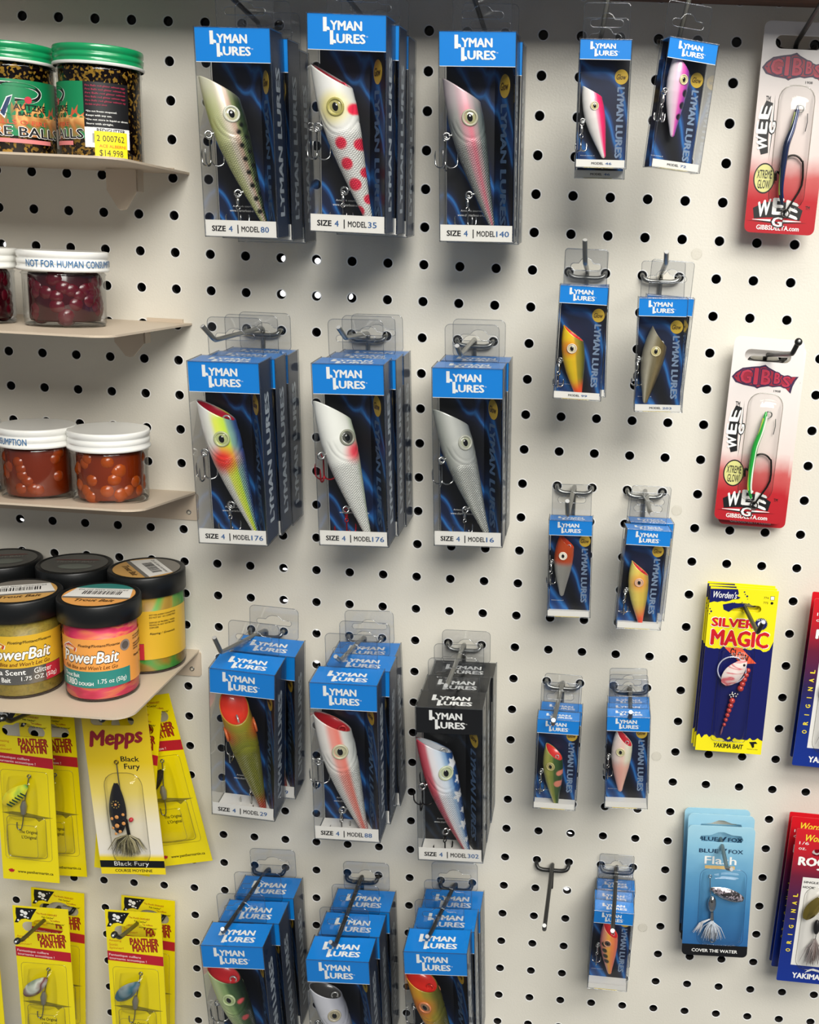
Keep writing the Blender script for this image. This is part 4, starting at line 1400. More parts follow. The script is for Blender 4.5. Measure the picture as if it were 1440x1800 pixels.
put('B11', (5.865, 29.903, 3.710, -0.0444), 0.0611, (-0.996, 3.507), (0.45, 0.25), 0.5, 'large clear box with a white pearl lure with grey mouth, cut by the bottom edge', '14',
    behind=(('box directly behind the white pearl grey-mouthed lure', (.03, .04, 1.075), .01), ('rearmost box behind the white pearl grey-mouthed lure', (.08, .10, 2.2), .015)))
put('B12', (8.633, 29.595, 3.410, -0.0533), 0.0611, (-0.983, 3.609), (0.45, 0.25), 0.5, 'large clear box with an orange and olive lure, red mouth, cut by bottom edge', '29',
    behind=(('box directly behind the orange and olive lure', (.04, -.05, 1.07), .01), ('rearmost box behind the orange and olive lure', (.07, -.12, 2.14), .015)))
put('S1', (11.717, 3.501, 3.823, -0.0167), 0.0349, (-0.496, 1.788), (0.070, 0.218), 0.275, 'small clear box with a white lure with hot pink back', '46',
    behind=(('small box behind the white and hot pink lure, label showing below it', (-.02, -.20, .62), .0),))
put('S2', (13.431, 3.493, 4.084, 0.0666), 0.0349, (-0.320, 2.453), (-0.093, 0.709), 0.275, 'small clear box hanging askew with a pink and purple black-spotted lure', '72', yaw=.30)
put('S3', (11.469, 8.993, 3.404, 0.0098), 0.0349, (-0.451, 1.775), (0.063, -0.078), 0.275, 'small clear box with a bright yellow lure, red mouth and red tail', '99',
    behind=(('small box behind the bright yellow red-tailed lure', (.12, .0, .60), -.04),))
put('S4', (13.497, 9.190, 3.404, -0.0302), 0.0349, (-0.216, 2.077), (-0.325, 0.151), 0.275, 'small clear box with a smoky olive-brown lure', '203',
    behind=(('small box askew behind the smoky olive-brown lure', (.02, .02, .60), .07),))
put('S5', (11.562, 15.212, 1.985, -0.0309), 0.0349, (-0.293, 2.263), (-0.208, 0.497), 0.275, 'small clear box with an orange-headed lure with silver glitter tail', '')
put('S6', (13.452, 15.143, 2.751, 0.0302), 0.0349, (-0.326, 1.804), (0.094, 0.023), 0.275, 'small clear box with a pale yellow lure with orange eye patch', '', yaw=.12,
    behind=(('small box behind the pale yellow lure with orange eye patch', (.12, .05, .60), -.01),))
put('S7', (11.478, 20.746, 2.550, -0.0052), 0.0349, (-0.320, 1.848), (0.055, -0.045), 0.275, 'small clear box with a green lure with red mouth and pink spots', '',
    behind=(('small box behind the green lure with pink spots', (.03, .0, .60), .01),))
put('S8', (13.469, 20.346, 2.904, -0.0413), 0.0349, (-0.295, 2.245), (-0.168, 0.340), 0.275, 'small clear box with a white and pale pink lure with red mouth', '',
    behind=(('small box directly behind the white and pale pink lure', (.02, -.12, .61), .0), ('rearmost small box behind the white and pale pink lure', (.10, -.18, 1.22), -.02)))
put('S9', (13.382, 27.075, 1.756, 0.0134), 0.0524, (-0.259, 2.117), (0.051, 0.334), 0.275, 'small clear box with an orange-pink lure with four dark spots', '',
    behind=(('small box directly behind the orange-pink spotted lure', (.0, -.08, .61), .0), ('rearmost small box behind the orange-pink spotted lure', (.12, -.06, 1.22), -.02)))

# -------- the hooks: base between two holes, end of the straight arm, end of the bent tip
for lab, b, e, t, st, cut in (
    ('steel hook above the olive black-dotted minnow lure', (2.5, .06), (2.742, -0.100, 3.7), (2.707, -0.533, 3.8), 'dark', True),
    ('steel hook above the white red-dotted lure', (5.5, .06), (5.605, -0.099, 3.9), (5.575, -0.514, 4), 'dark', True),
    ('steel hook above the silver lure with the pink stripe', (8.5, .06), (8.498, -0.352, 3.6), (8.446, -0.731, 3.7), 'dark', True),
    ('steel hook above the white and hot pink lure', (11.5, .06), (11.691, -0.407, 3.7), (11.702, -0.807, 3.8), 'steel', True),
    ('steel hook through the tab of the askew pink and purple lure', (13.5, .06), (13.513, -0.394, 3.7), (13.541, -0.863, 3.8), 'steel', True),
    ('dark hook holding the card with the dark blue spoon', (16.5, .06), (16.483, -0.320, 3.5), (16.813, -0.778, 3.6), 'dark', False),
    ('bent steel hook above the lime and blue red-mouthed lure', (2.5, 7.98), (2.425, 7.990, 3.7), (2.202, 7.634, 3.95), 'steel', True),
    ('steel hook above the pearl white lure with red hooks', (5.5, 7.98), (5.589, 7.810, 3.2), (5.468, 7.536, 3.45), 'steel', True),
    ('steel hook above the plain silver-grey lure', (8.5, 7.98), (8.545, 8.049, 3.5), (8.486, 7.802, 3.8), 'steel', True),
    ('steel hook above the bright yellow red-tailed lure', (11.5, 5.98), (11.486, 5.683, 3.6), (11.453, 5.157, 3.9), 'steel', True),
    ('steel hook above the smoky olive-brown lure', (13.5, 5.98), (13.412, 5.593, 3.5), (13.388, 5.341, 3.8), 'steel', True),
    ('steel hook above the orange-headed glitter-tailed lure', (11.5, 11.98), (11.407, 11.947, 3.5), (11.387, 11.495, 3.9), 'steel', True),
    ('steel hook above the pale yellow lure with orange eye patch', (13.5, 11.98), (13.472, 11.736, 3.4), (13.516, 11.747, 3.7), 'steel', True),
    ('bent steel hook above the yellow-olive lure with open mouth', (2.5, 16.98), (2.370, 16.304, 3.6), (2.281, 15.795, 3.85), 'steel', True),
    ('steel hook above the white and salmon-pink lure', (5.5, 16.98), (5.522, 16.427, 3.3), (5.446, 16.230, 3.5), 'steel', True),
    ('steel hook above the starred red, white and blue lure', (8.5, 16.98), (8.454, 16.843, 3.4), (8.443, 16.791, 3.6), 'steel', True),
    ('steel hook above the green lure with pink spots', (11.5, 17.96), (11.337, 17.771, 3.4), (11.344, 17.538, 3.65), 'steel', True),
    ('dark hook above the white and pale pink lure', (13.5, 17.96), (13.397, 17.613, 3), (13.387, 17.333, 3.25), 'dark', True),
    ('empty dark hook with nothing hanging on it', (11.5, 24.05), (11.417, 23.968, 3.5), (11.413, 23.735, 3.65), 'dark', True),
    ('dark hook above the orange-pink spotted lure', (13.5, 23.95), (13.318, 23.788, 3.6), (13.305, 23.611, 3.8), 'dark', True),
    ('dark hook above the pale green red-mouthed lure', (2.5, 25.02), (2.255, 24.843, 3.6), (2.297, 24.604, 3.8), 'dark', True),
    ('dark hook above the white pearl grey-mouthed lure', (5.5, 25.02), (5.500, 24.978, 3.6), (5.410, 24.730, 3.8), 'dark', True),
    ('dark hook above the orange and olive lure', (8.5, 25.02), (8.134, 24.663, 3.3), (8.114, 24.503, 3.5), 'dark', True),
    ('dark ball-ended hook holding the card with the lime green spoon', (16.5, 8.0), (16.662, 7.618, 3.2), (16.736, 7.302, 3.45), 'dark', False),
    ('dark ball-ended hook through the yellow and navy spinner cards', (16.5, 15.08), (16.536, 14.903, 3.1), (16.601, 14.506, 3.4), 'dark', True),
    ('steel hook through the pale blue spinner cards', (16.5, 22.45), (16.461, 22.212, 2.5), (16.548, 22.081, 2.75), 'steel', True),
    ('dark ball-ended hook through the leftmost lower pair of yellow cards', (-4.5, 27.06), (-3.506, 25.369, 4), (-3.471, 25.185, 4.3), 'dark', False),
    ('dark ball-ended hook through the lower yellow cards beneath the fly-tailed spinner', (-1.5, 27.06), (-0.612, 25.017, 4), (-0.627, 24.711, 4.3), 'dark', False),
    ('dark hook holding the yellow cards under the dough jar shelf at the left edge', (-4.5, 19.98), (-3.387, 18.566, 4), (-3.392, 18.326, 4.3), 'dark', False),
    ('dark hook holding the fly-tailed spinner card under the shelf', (-1.5, 19.98), (-0.676, 18.269, 4), (-0.680, 18.170, 4.25), 'dark', False),
):
    hook(lab, b, e, t, st, tip_cut=cut)

# ================================================================== carded lures
def card_body(W, H, r, slot, m, thick=.022):
    mb = MB()
    out = rrect(-W / 2, W / 2, 0, H, r) if r > .02 else [(-W / 2, 0), (W / 2, 0), (W / 2, H), (-W / 2, H)]
    mb.shape([out] + ([slot] if slot else []), m, y=0, thick=thick)
    return mb

def blade(mb, c, ln, wd, ang, m, dep=.10, y=-.16):
    """teardrop spinner blade, slightly domed"""
    R = Matrix.Rotation(ang, 3, 'Y')
    nu, nv = 14, 18
    vs_ = []
    for i in range(nu + 1):
        t = i / nu
        w = wd / 2 * (math.sin(math.pi * min(1, t * .92 + .04)) ** .62) * (.62 + .38 * t)
        for j in range(nv + 1):
            u = 2 * j / nv - 1
            q = R @ Vector((u * w, -dep * (1 - u * u) * math.sin(math.pi * (t * .9 + .05)), ln * (.5 - t)))
            vs_.append((c[0] + q.x, y + q.y, c[1] + q.z))
    w_ = nv + 1
    mb.add(vs_, [(i * w_ + j, i * w_ + j + 1, (i + 1) * w_ + j + 1, (i + 1) * w_ + j) for i in range(nu) for j in range(nv)], m, True)
    return mb

def tuft(c, ln, spread, n, m, seed=1, y=-.12, lean=0.0, r=.012):
    rnd = random.Random(seed)
    mb = MB()
    for i in range(n):
        a = rnd.gauss(lean, spread)
        l = ln * rnd.uniform(.75, 1.05)
        cv = rnd.uniform(-.18, .18) * l
        dy = rnd.uniform(-.10, .05)
        p0 = (c[0] + rnd.uniform(-.03, .03), y, c[1])
        p1 = (c[0] + math.sin(a * 1.25) * l * .48 + cv * .4, y + dy * .6, c[1] - math.cos(a * 1.1) * l * .45)
        p2 = (c[0] + math.sin(a) * l * .82 + cv, y + dy, c[1] - (math.cos(a) * .6 + .4) * l)
        mb.tube([p0, p1, p2], [r, r * .8, r * .25], m[i % len(m)], 4, False)
    return mb

def place_card(name, label, cat, pose, group=None, pitch=0.0):
    c, r, d, roll = pose[:4]
    return thing(name, label, cat, W3(c, r, d), (pitch, roll, 0), group)

# ---------- red and white blister cards with a fish emblem
def emblem_card(pose, label, spoon, edge, lipcol, tail_dark):
    W, H = pose[4], pose[5]
    root = place_card('spoon_card', label, 'fishing lure', pose, 'red and white spoon cards')
    X = lambda u: (u - .5) * W
    Zf = lambda v: H * (1 - v)
    G = grad('emblem_card_print', [(0, 'b3202a'), (.16, 'b8242c'), (.27, 'c9605e'), (.38, 'e6d6d0'), (1, 'e9e7e4')], H, .3, .06)
    mb = card_body(W, H, .16, eslot(0, Zf(.094), W * .66, H * .062), G)
    NAVY = mat('emblem_navy', '3a2748', .4); RED = mat('emblem_red', '9c2438', .4); R2 = mat('emblem_letter', 'b8324a', .4)
    WH, BK = M_WHITE, M_BLACK
    fish = [(.02, .215), (.07, .19), (.16, .165), (.30, .155), (.40, .150), (.48, .140), (.53, .153), (.62, .168), (.72, .185), (.80, .195), (.97, .190),
            (.93, .215), (.90, .245), (.885, .283), (.85, .272), (.78, .248), (.70, .250), (.62, .256), (.56, .252), (.44, .262), (.40, .270), (.36, .262), (.20, .255), (.08, .243)]
    mb.shape([[(X(u), Zf(v)) for u, v in fish]], NAVY, y=-.004)
    cx, cz = .45, .21
    mb.shape([[(X(cx + (u - cx) * .93), Zf(cz + (v - cz) * .84)) for u, v in fish]], RED, y=-.007)
    for i, (t, a, b2, z0, z1) in enumerate((('G', .14, .30, .245, .172), ('I', .335, .395, .248, .160), ('B', .44, .575, .246, .165), ('B', .625, .71, .236, .178), ('S', .745, .86, .250, .192))):
        mb.text(t, X(a - .018), X(b2 + .018), Zf(z0 + .006), Zf(z1 - .006), NAVY, y=-.010, bold=.06)
        mb.text(t, X(a), X(b2), Zf(z0), Zf(z1), R2, y=-.014, bold=.03)
    mb.shape([oval(X(.085), Zf(.21), .022, .022, 12)], NAVY, y=-.012)
    mb.text('1908', X(.64), X(.74), Zf(.281), Zf(.269), BK, y=-.005, bold=.02)
    def wee(fn):
        arch = [(-1.12, -.30), (-1.22, .28), (-.7, .62), (0, .74), (.7, .62), (1.22, .28), (1.12, -.30), (.5, -.20), (0, -.17), (-.5, -.20)]
        mb.shape([arch], BK, y=-.005, fn=fn)
        warp = lambda x, y, z: fn(x, y, z + .32 * (1 - (x / 1.1) ** 2) - .32)
        for t, a, b2, h in (('W', -1.0, -.36, .88), ('E', -.28, .28, .92), ('E', .38, 1.0, .88)):
            mb.text(t, a, b2, -.02, h, WH, y=-.010, bold=.05, fn=warp)
        mb.shape([[(-1.5, -.42), (1.5, -.42), (0, -.52)]], BK, y=-.004, fn=fn)
        mb.shape([[(-1.2, -.34), (-.3, -.30), (-.3, -.42), (-1.2, -.36)]], WH, y=-.008, fn=fn)
        mb.shape([[(1.2, -.34), (.3, -.30), (.3, -.42), (1.2, -.36)]], WH, y=-.008, fn=fn)
        mb.text('G', -.30, .34, -.76, -.10, BK, y=-.012, bold=.12, fn=fn)
        mb.text('G', -.24, .28, -.70, -.16, WH, y=-.016, bold=.05, fn=fn)
    s1 = W * .29
    wee(lambda x, y, z: (X(.45) + x * s1, y, Zf(.905) + z * s1 * .86))
    s2 = H * .105
    wee(lambda x, y, z: (X(.175) - z * s2 * .56, y, Zf(.495) + x * s2))
    mb.text('TM', X(.12), X(.185), Zf(.375), Zf(.345), BK, y=-.005, bold=.02, fn=None)
    mb.text('TM', X(.84), X(.90), Zf(.875), Zf(.858), BK, y=-.005, bold=.02)
    mb.text('GIBBSDELTA.com', X(.17), X(.78), Zf(.984), Zf(.960), WH, y=-.005, bold=.03)
    mb.shape([oval(X(.21), Zf(.735), W * .152, H * .074, 32)], BK, y=-.004)
    mb.shape([oval(X(.21), Zf(.735), W * .136, H * .067, 32)], mat('emblem_glow_yellow', 'd9d68a', .4), y=-.007)
    ol = lambda x, y, z: (x, y, z)
    mb.text('XTREME', X(.105), X(.315), Zf(.735), Zf(.695), BK, y=-.011, bold=.015)
    mb.text('GLOW', X(.125), X(.295), Zf(.785), Zf(.742), BK, y=-.011, bold=.015)
    obj('printed_card', mb, root)
    # bubble over the spoon
    bl = MB().bubble(X(.30), X(.80), Zf(.88), Zf(.29), .34, M_BLIS, 16, 26, 4)
    bl.tube([(x, -.012, z) for x, z in rrect(X(.30), X(.80), Zf(.88), Zf(.29), .35)], .010, M_BLIS_EDGE, 6, False, True)
    obj('blister', bl, root)
    # slim spoon bent like a leaf, big single hook behind it
    pth = [(X(.56), -.14, Zf(.385)), (X(.545), -.17, Zf(.43)), (X(.51), -.22, Zf(.50)), (X(.455), -.26, Zf(.57)), (X(.44), -.26, Zf(.64)), (X(.435), -.26, Zf(.72)), (X(.445), -.24, Zf(.80)), (X(.49), -.20, Zf(.86))]
    sp = MB()
    pp = smooth_path(pth, 5)
    k = len(pp)
    sp.tube(pp, [.022 + .065 * math.sin(math.pi * min(1, i / k * 1.02)) ** .7 for i in range(k)], spoon, 10)
    sp.tube([q + Vector((.035, -.055, 0)) for q in pp[3:-3]], .026, edge, 8)
    sp.tube([q + Vector((-.045, -.035, 0)) for q in pp[4:-4]], .022, lipcol, 8)
    obj('spoon', sp, root)
    hk = MB()
    hk.tube(ring_path((X(.60), -.14, Zf(.40)), .085, (1, 0, 0), (0, 0, 1), 16), .018, M_STEEL, 8, False)
    cx, cz, R = X(.58), Zf(.70), W * .20
    arc = [(cx + R * math.cos(math.radians(a)) * .85, -.10, cz + R * 1.15 * math.sin(math.radians(a))) for a in range(200, 20, -12)]
    arc = [(X(.37), -.12, Zf(.745)), (X(.36), -.12, Zf(.70))] + arc[1:] + [(X(.74), -.10, Zf(.76)), (X(.62), -.12, Zf(.85)), (X(.55), -.14, Zf(.895))]
    hk.tube(smooth_path(arc, 3), .026, M_BLACKWIRE, 8)
    hk.tube(ring_path((X(.55), -.15, Zf(.90)), .10, (1, 0, 0), (0, .3, 1), 16), .020, M_BLACKWIRE, 8, False)
    hk.tube([(X(.71), -.10, Zf(.42)), (X(.72), -.10, Zf(.46)), (X(.705), -.10, Zf(.505))], .012, M_CHROME, 6)
    obj('hook', hk, root)
    return root
SPB = mat('spoon_dark_blue', '232f4c', .2, .4, coat=.6); SPO = mat('spoon_olive_edge', '7f8a3c', .25, .2, coat=.5)
SPG = mat('spoon_green', '21a53c', .2, .1, coat=.7); SPW = mat('spoon_white_edge', 'e9efe0', .25, coat=.5); SPL = mat('spoon_lime_edge', 'b9c94a', .25, coat=.5)
POS = (16.423, 4.748, 0.8, 0.0114, 1.801, 5.128)
emblem_card(POS, 'red and white blister card with a dark blue spoon, cut by the right edge', SPB, mat('spoon_navy_face', '1c2f63', .18, .3, coat=.7), SPO, True)
POS = (16.361, 12.519, 0.75, 0.0244, 1.868, 5.072)
g2 = emblem_card(POS, 'red and white blister card with a lime green spoon', SPG, SPW, SPL, False)
bk = copy_flat(g2)
bk.location = g2.location + Vector((.16 * P, .32 * P, -.20 * P))
e = g2.rotation_euler.copy(); e.y -= .008; bk.rotation_euler = e
bk['label'] = 'red and white card half hidden behind the lime green spoon card'

# ---------- yellow and navy spinner cards
def magic_card(pose, label):
    W, H = pose[4], pose[5]
    root = place_card('spinner_card', label, 'fishing lure', pose, 'yellow and navy spinner cards')
    X = lambda u: (u - .5) * W
    Zf = lambda v: H * (1 - v)
    YL = mat('magic_yellow', 'f6e81a', .3, coat=.3); NV = mat('magic_navy', '10175e', .3, coat=.3); RD = mat('magic_red', 'd01a26', .35); OR = mat('magic_orange', 'f2603c', .35)
    WH, BK = M_WHITE, M_BLACK
    mb = card_body(W, H, .01, eslot(X(.51), Zf(.115), W * .52, H * .042, .05), YL)
    rnd = random.Random(5)
    def jag(u0, u1, v, amp, n, down):
        return [(u0 + (u1 - u0) * i / n, v + rnd.uniform(-amp, amp) + (amp * 1.5 if (down and i % 3 == 0) else 0)) for i in range(n + 1)]
    body = jag(0, 1, .358, .010, 22, False) + jag(1, 0, .905, .010, 26, True)
    body[0] = (.0, .352); body[22] = (1, .30)
    mb.shape([[(X(u), Zf(v)) for u, v in body]], NV, y=-.004)
    spl = [(.0, .012), (.40, .004), (.42, .03), (.40, .045), (.45, .052), (.42, .062), (.34, .066), (.30, .075), (.24, .082), (.18, .08), (.12, .088), (.07, .085), (.0, .095)]
    mb.shape([[(X(u), Zf(v)) for u, v in spl]], NV, y=-.004)
    for u, v, r in ((.50, .018, .022), (.515, .032, .018), (.545, .042, .03), (.555, .058, .012), (.48, .08, .015), (.58, .085, .016), (.37, .085, .012), (.02, .13, .02), (.04, .145, .03), (.02, .16, .018)):
        mb.shape([oval(X(u), Zf(v), r, r, 10)], NV, y=-.005)
    mb.shape([[(X(.20), Zf(.10)), (X(.34), Zf(.085)), (X(.52), Zf(.09)), (X(.50), Zf(.105)), (X(.36), Zf(.12)), (X(.30), Zf(.142)), (X(.22), Zf(.13))], eslot(X(.40), Zf(.112), W * .2, H * .015)][:1], NV, y=-.003)
    mb.text("Worden's", X(.05), X(.40), Zf(.062), Zf(.022), WH, y=-.008, bold=.02, shear=.35)
    mb.text('774', X(.79), X(.86), Zf(.050), Zf(.038), BK, y=-.005)
    mb.text('775', X(.79), X(.86), Zf(.079), Zf(.067), BK, y=-.005)
    mb.shape([rrect(X(.885), X(.945), Zf(.055), Zf(.032), .008)], BK, y=-.004)
    mb.shape([rrect(X(.890), X(.940), Zf(.053), Zf(.034), .008)], WH, y=-.007)
    mb.shape([oval(X(.915), Zf(.073), .040, .040, 14)], BK, y=-.005)
    for t, x0, x1, z0, z1 in (('SILVER', .06, .70, .232, .178), ('MAGIC', .07, .93, .345, .247)):
        mb.text(t, X(x0) - .02, X(x1) + .02, Zf(z0) - .02, Zf(z1) + .02, WH, y=-.007, bold=.075)
        mb.text(t, X(x0), X(x1), Zf(z0), Zf(z1), RD, y=-.011, bold=.060)
    # toothed round badge
    gp = []
    for i in range(48):
        r = .155 if i % 2 else .195
        a = 2 * math.pi * i / 48
        gp.append((X(.79) + r * math.cos(a), Zf(.200) + r * math.sin(a)))
    mb.shape([gp], NV, y=-.014)
    mb.shape([oval(X(.79), Zf(.200), .095, .082, 20)], WH, y=-.018)
    mb.text('ULTRA', X(.725), X(.855), Zf(.182), Zf(.170), WH, y=-.018)
    mb.shape([[(X(.29), Zf(.355)), (X(.54), Zf(.352)), (X(.78), Zf(.438)), (X(.56), Zf(.448))]], OR, y=-.008)
    mb.text('GLOW', X(.38), X(.66), Zf(.425), Zf(.372), BK, y=-.012, bold=.04, fn=lambda x, y, z: (x, y, z - (x - X(.52)) * .45))
    # bottom strip
    mb.text('YAKIMA BAIT', X(.27), X(.72), Zf(.974), Zf(.945), BK, y=-.006, bold=.05, shear=.12)
    mb.shape([[(X(.40), Zf(.938)), (X(.45), Zf(.912)), (X(.48), Zf(.92)), (X(.52), Zf(.912)), (X(.58), Zf(.938)), (X(.54), Zf(.928)), (X(.48), Zf(.936)), (X(.44), Zf(.928))]], NV, y=-.006)
    mb.shape([[(X(.80), Zf(.925)), (X(.90), Zf(.920)), (X(.93), Zf(.932)), (X(.88), Zf(.935)), (X(.885), Zf(.955)), (X(.86), Zf(.962)), (X(.83), Zf(.940))]], BK, y=-.006)
    mb.text('FISHING LURES', X(.78), X(.94), Zf(.972), Zf(.967), BK, y=-.006)
    obj('printed_card', mb, root)
    bl = MB().bubble(X(.22), X(.74), Zf(.93), Zf(.35), .30, M_BLIS, 14, 24, 7)
    bl.tube([(x, -.012, z) for x, z in rrect(X(.22), X(.74), Zf(.93), Zf(.35), .10)], .008, clear('dark_blister_edge', (.8, .8, .85), .12, .10), 6, False, True)
    obj('blister', bl, root)
    rg = MB().tube(ring_path((X(.42), -.14, Zf(.478)), W * .21, (1, 0, 0), (0, 0, 1), 36), .020, mat('coiled_line', 'b9bcd0', .25), 8, False)
    obj('coiled_leader', rg, root)
    sp = MB()
    blade(sp, (X(.46), Zf(.485)), .95, .62, math.radians(36), swirl('magic_spoon', [(.35, 'f3e9e4'), (.52, 'efdcd6'), (.60, 'd8606a'), (.68, 'f0e0da')], 40, 3, 4), .10, -.20)
    sp.ball((X(.585), -.24, Zf(.435)), .040, M_BLACK, 10, 6)
    obj('spinner_blade', sp, root)
    bd = MB()
    RB = mat('magic_bead', 'b93a34', .15, coat=.6)
    for i in range(6):
        bd.ball((X(.47 - .016 * i), -.14, Zf(.665 + .030 * i)), .088 - .007 * i, RB, 12, 8)
    for i in range(5):
        bd.ball((X(.665 - .022 * i), -.12, Zf(.475 + .028 * i)), .07 + .006 * i, RB, 12, 8)
    obj('beads', bd, root)
    rs = MB()
    for i in range(9):
        a = i * 2.4; r = .05 * math.sqrt(i) * .62
        rs.ball((X(.475) + r * 1.5 * math.cos(a), -.15, Zf(.628) + r * math.sin(a)), .034, M_CHROME, 8, 5)
    rs.tube([(X(.375), -.10, Zf(.83)), (X(.36), -.10, Zf(.865)), (X(.355), -.10, Zf(.885))], [.02, .03, .008], mat('magic_tail', '8a5a6a', .4), 8)
    obj('rhinestone', rs, root)
    return root
POS = (16.432, 19.461, 0.85, 0.0044, 1.907, 5.017)
m1 = magic_card(POS, 'front yellow and navy card with a pink-white spoon blade and red beads')
for i, lab in enumerate(('second yellow and navy card, edges showing behind the front one', 'rearmost yellow and navy card of the three on its hook')):
    c = copy_flat(m1)
    c.location = m1.location + Vector(((-.05 - .05 * i) * P, .14 * (i + 1) * P, (.03 + .03 * i) * P))
    e = m1.rotation_euler.copy(); e.y += .004 * (i + 1); c.rotation_euler = e
    c['label'] = lab

# ---------- pale blue spinner cards
def flash_card(pose, label):
    W, H = pose[4], pose[5]
    root = place_card('spinner_card', label, 'fishing lure', pose, 'pale blue spinner cards')
    X = lambda u: (u - .5) * W
    Zf = lambda v: H * (1 - v)
    G = grad('flash_card_print', [(0, '1d4f86'), (.09, '2a639c'), (.35, '3b7cb0'), (.62, '5f9cc4'), (.85, '8ec3dc'), (1, 'a5d2e4')], H, .3, .10)
    mb = card_body(W, H, .15, [(X(.18), Zf(.095)), (X(.20), Zf(.075)), (X(.34), Zf(.068)), (X(.46), Zf(.042)), (X(.54), Zf(.042)), (X(.66), Zf(.062)), (X(.80), Zf(.066)), (X(.83), Zf(.095)), (X(.80), Zf(.120)), (X(.22), Zf(.120))], G)
    NAVY = mat('flash_ink', '24405c', .4); WH = M_WHITE; GD = mat('flash_gold', 'd9b878', .35)
    base = [(-W / 2, .15)] + [(-W / 2 + .15 - .15 * math.cos(math.radians(a)), .15 - .15 * math.sin(math.radians(a))) for a in range(15, 91, 15)] + [(W / 2 - .15 + .15 * math.sin(math.radians(a)), .15 - .15 * math.cos(math.radians(a))) for a in range(0, 91, 15)]
    mb.shape([base + [(W / 2, H * .088), (-W / 2, H * .088)]], M_BLACK, y=-.004)
    mb.text('COVER THE WATER', X(.15), X(.85), H * .030, H * .055, WH, y=-.008, bold=.03)
    mb.text('BLUE', X(.18), X(.47), Zf(.200), Zf(.170), NAVY, y=-.005, bold=.04)
    mb.text('FOX', X(.62), X(.84), Zf(.200), Zf(.170), NAVY, y=-.005, bold=.04)
    mb.shape([[(X(.51), Zf(.202)), (X(.55), Zf(.202)), (X(.60), Zf(.165)), (X(.57), Zf(.165))]], NAVY, y=-.005)
    mb.text('Flash', X(.27), X(.75), Zf(.285), Zf(.225), WH, y=-.006, bold=.02)
    mb.shape([rrect(X(.28), X(.73), Zf(.320), Zf(.295), .02)], GD, y=-.006)
    obj('printed_card', mb, root)
    bl = MB().bubble(X(.22), X(.92), Zf(.91), Zf(.32), .32, M_BLIS, 16, 24, 5)
    bl.tube([(x, -.012, z) for x, z in rrect(X(.22), X(.92), Zf(.91), Zf(.32), .25)], .006, clear('blue_blister_edge', (.85, .88, .92), .12, .10), 6, False, True)
    obj('blister', bl, root)
    wr = MB().tube([(X(.36), -.14, Zf(.37)), (X(.37), -.14, Zf(.46)), (X(.405), -.14, Zf(.55)), (X(.43), -.14, Zf(.70))], .014, M_CHROME, 6)
    wr.tube(ring_path((X(.36), -.14, Zf(.36)), .045, (1, 0, 0), (0, 0, 1), 12), .012, M_CHROME, 6, False)
    obj('wire_shaft', wr, root)
    sb = MB()
    blade(sb, (X(.625), Zf(.475)), .98, .40, math.radians(-72), glitter('flash_blade_foil', '4a4648', 'd9c9d2', 700, .5), .08, -.22)
    blade(sb, (X(.625), Zf(.482)), 1.04, .46, math.radians(-72), M_CHROME, .06, -.19)
    obj('spinner_blade', sb, root)
    bd = MB().ball((X(.41), -.17, Zf(.565)), .155, M_CHROME, 16, 10, (.85, .8, 1.7))
    bd.ball((X(.40), -.25, Zf(.535)), .04, M_BLACK, 8, 6)
    bd.tube([(X(.42), -.14, Zf(.63)), (X(.425), -.14, Zf(.69))], [.05, .06], M_CHROME, 10)
    obj('lure_body', bd, root)
    HW = [mat('feather_white', 'e6e6e8', .6), mat('feather_grey', 'b9bec6', .6), mat('feather_pale', 'd2dbe6', .6)]
    t = tuft((X(.43), Zf(.70)), .62, .30, 90, HW, 4, -.15, -.1, .014)
    t2 = tuft((X(.40), Zf(.69)), .60, .14, 22, HW, 9, -.13, -1.0, .010)
    t.add(t2.v, t2.f, HW[0], True)
    obj('feather_tail', t, root)
    hk = MB().tube(smooth_path([(X(.42), -.2, Zf(.72)), (X(.40), -.22, Zf(.80)), (X(.42), -.24, Zf(.85)), (X(.48), -.24, Zf(.84)), (X(.49), -.24, Zf(.78))], 4), .014, M_STEEL, 6)
    obj('hook', hk, root)
    return root
POS = (16.570, 26.062, 1.15, -0.0335, 1.964, 4.363)
b1 = flash_card(POS, 'front pale blue card with a silver spinner and white feather tail')
for i, (lab, dx, dz, dr) in enumerate((('second pale blue spinner card, edge showing behind the front one', -.01, .07, .01), ('rearmost pale blue spinner card of the three on its hook', -.02, .02, -.004))):
    c = copy_tree(b1)
    c.location = b1.location + Vector((dx * P, .44 * (i + 1) * P, (dz + .06) * P))
    e = b1.rotation_euler.copy(); e.y += dr; c.rotation_euler = e
    c['label'] = lab

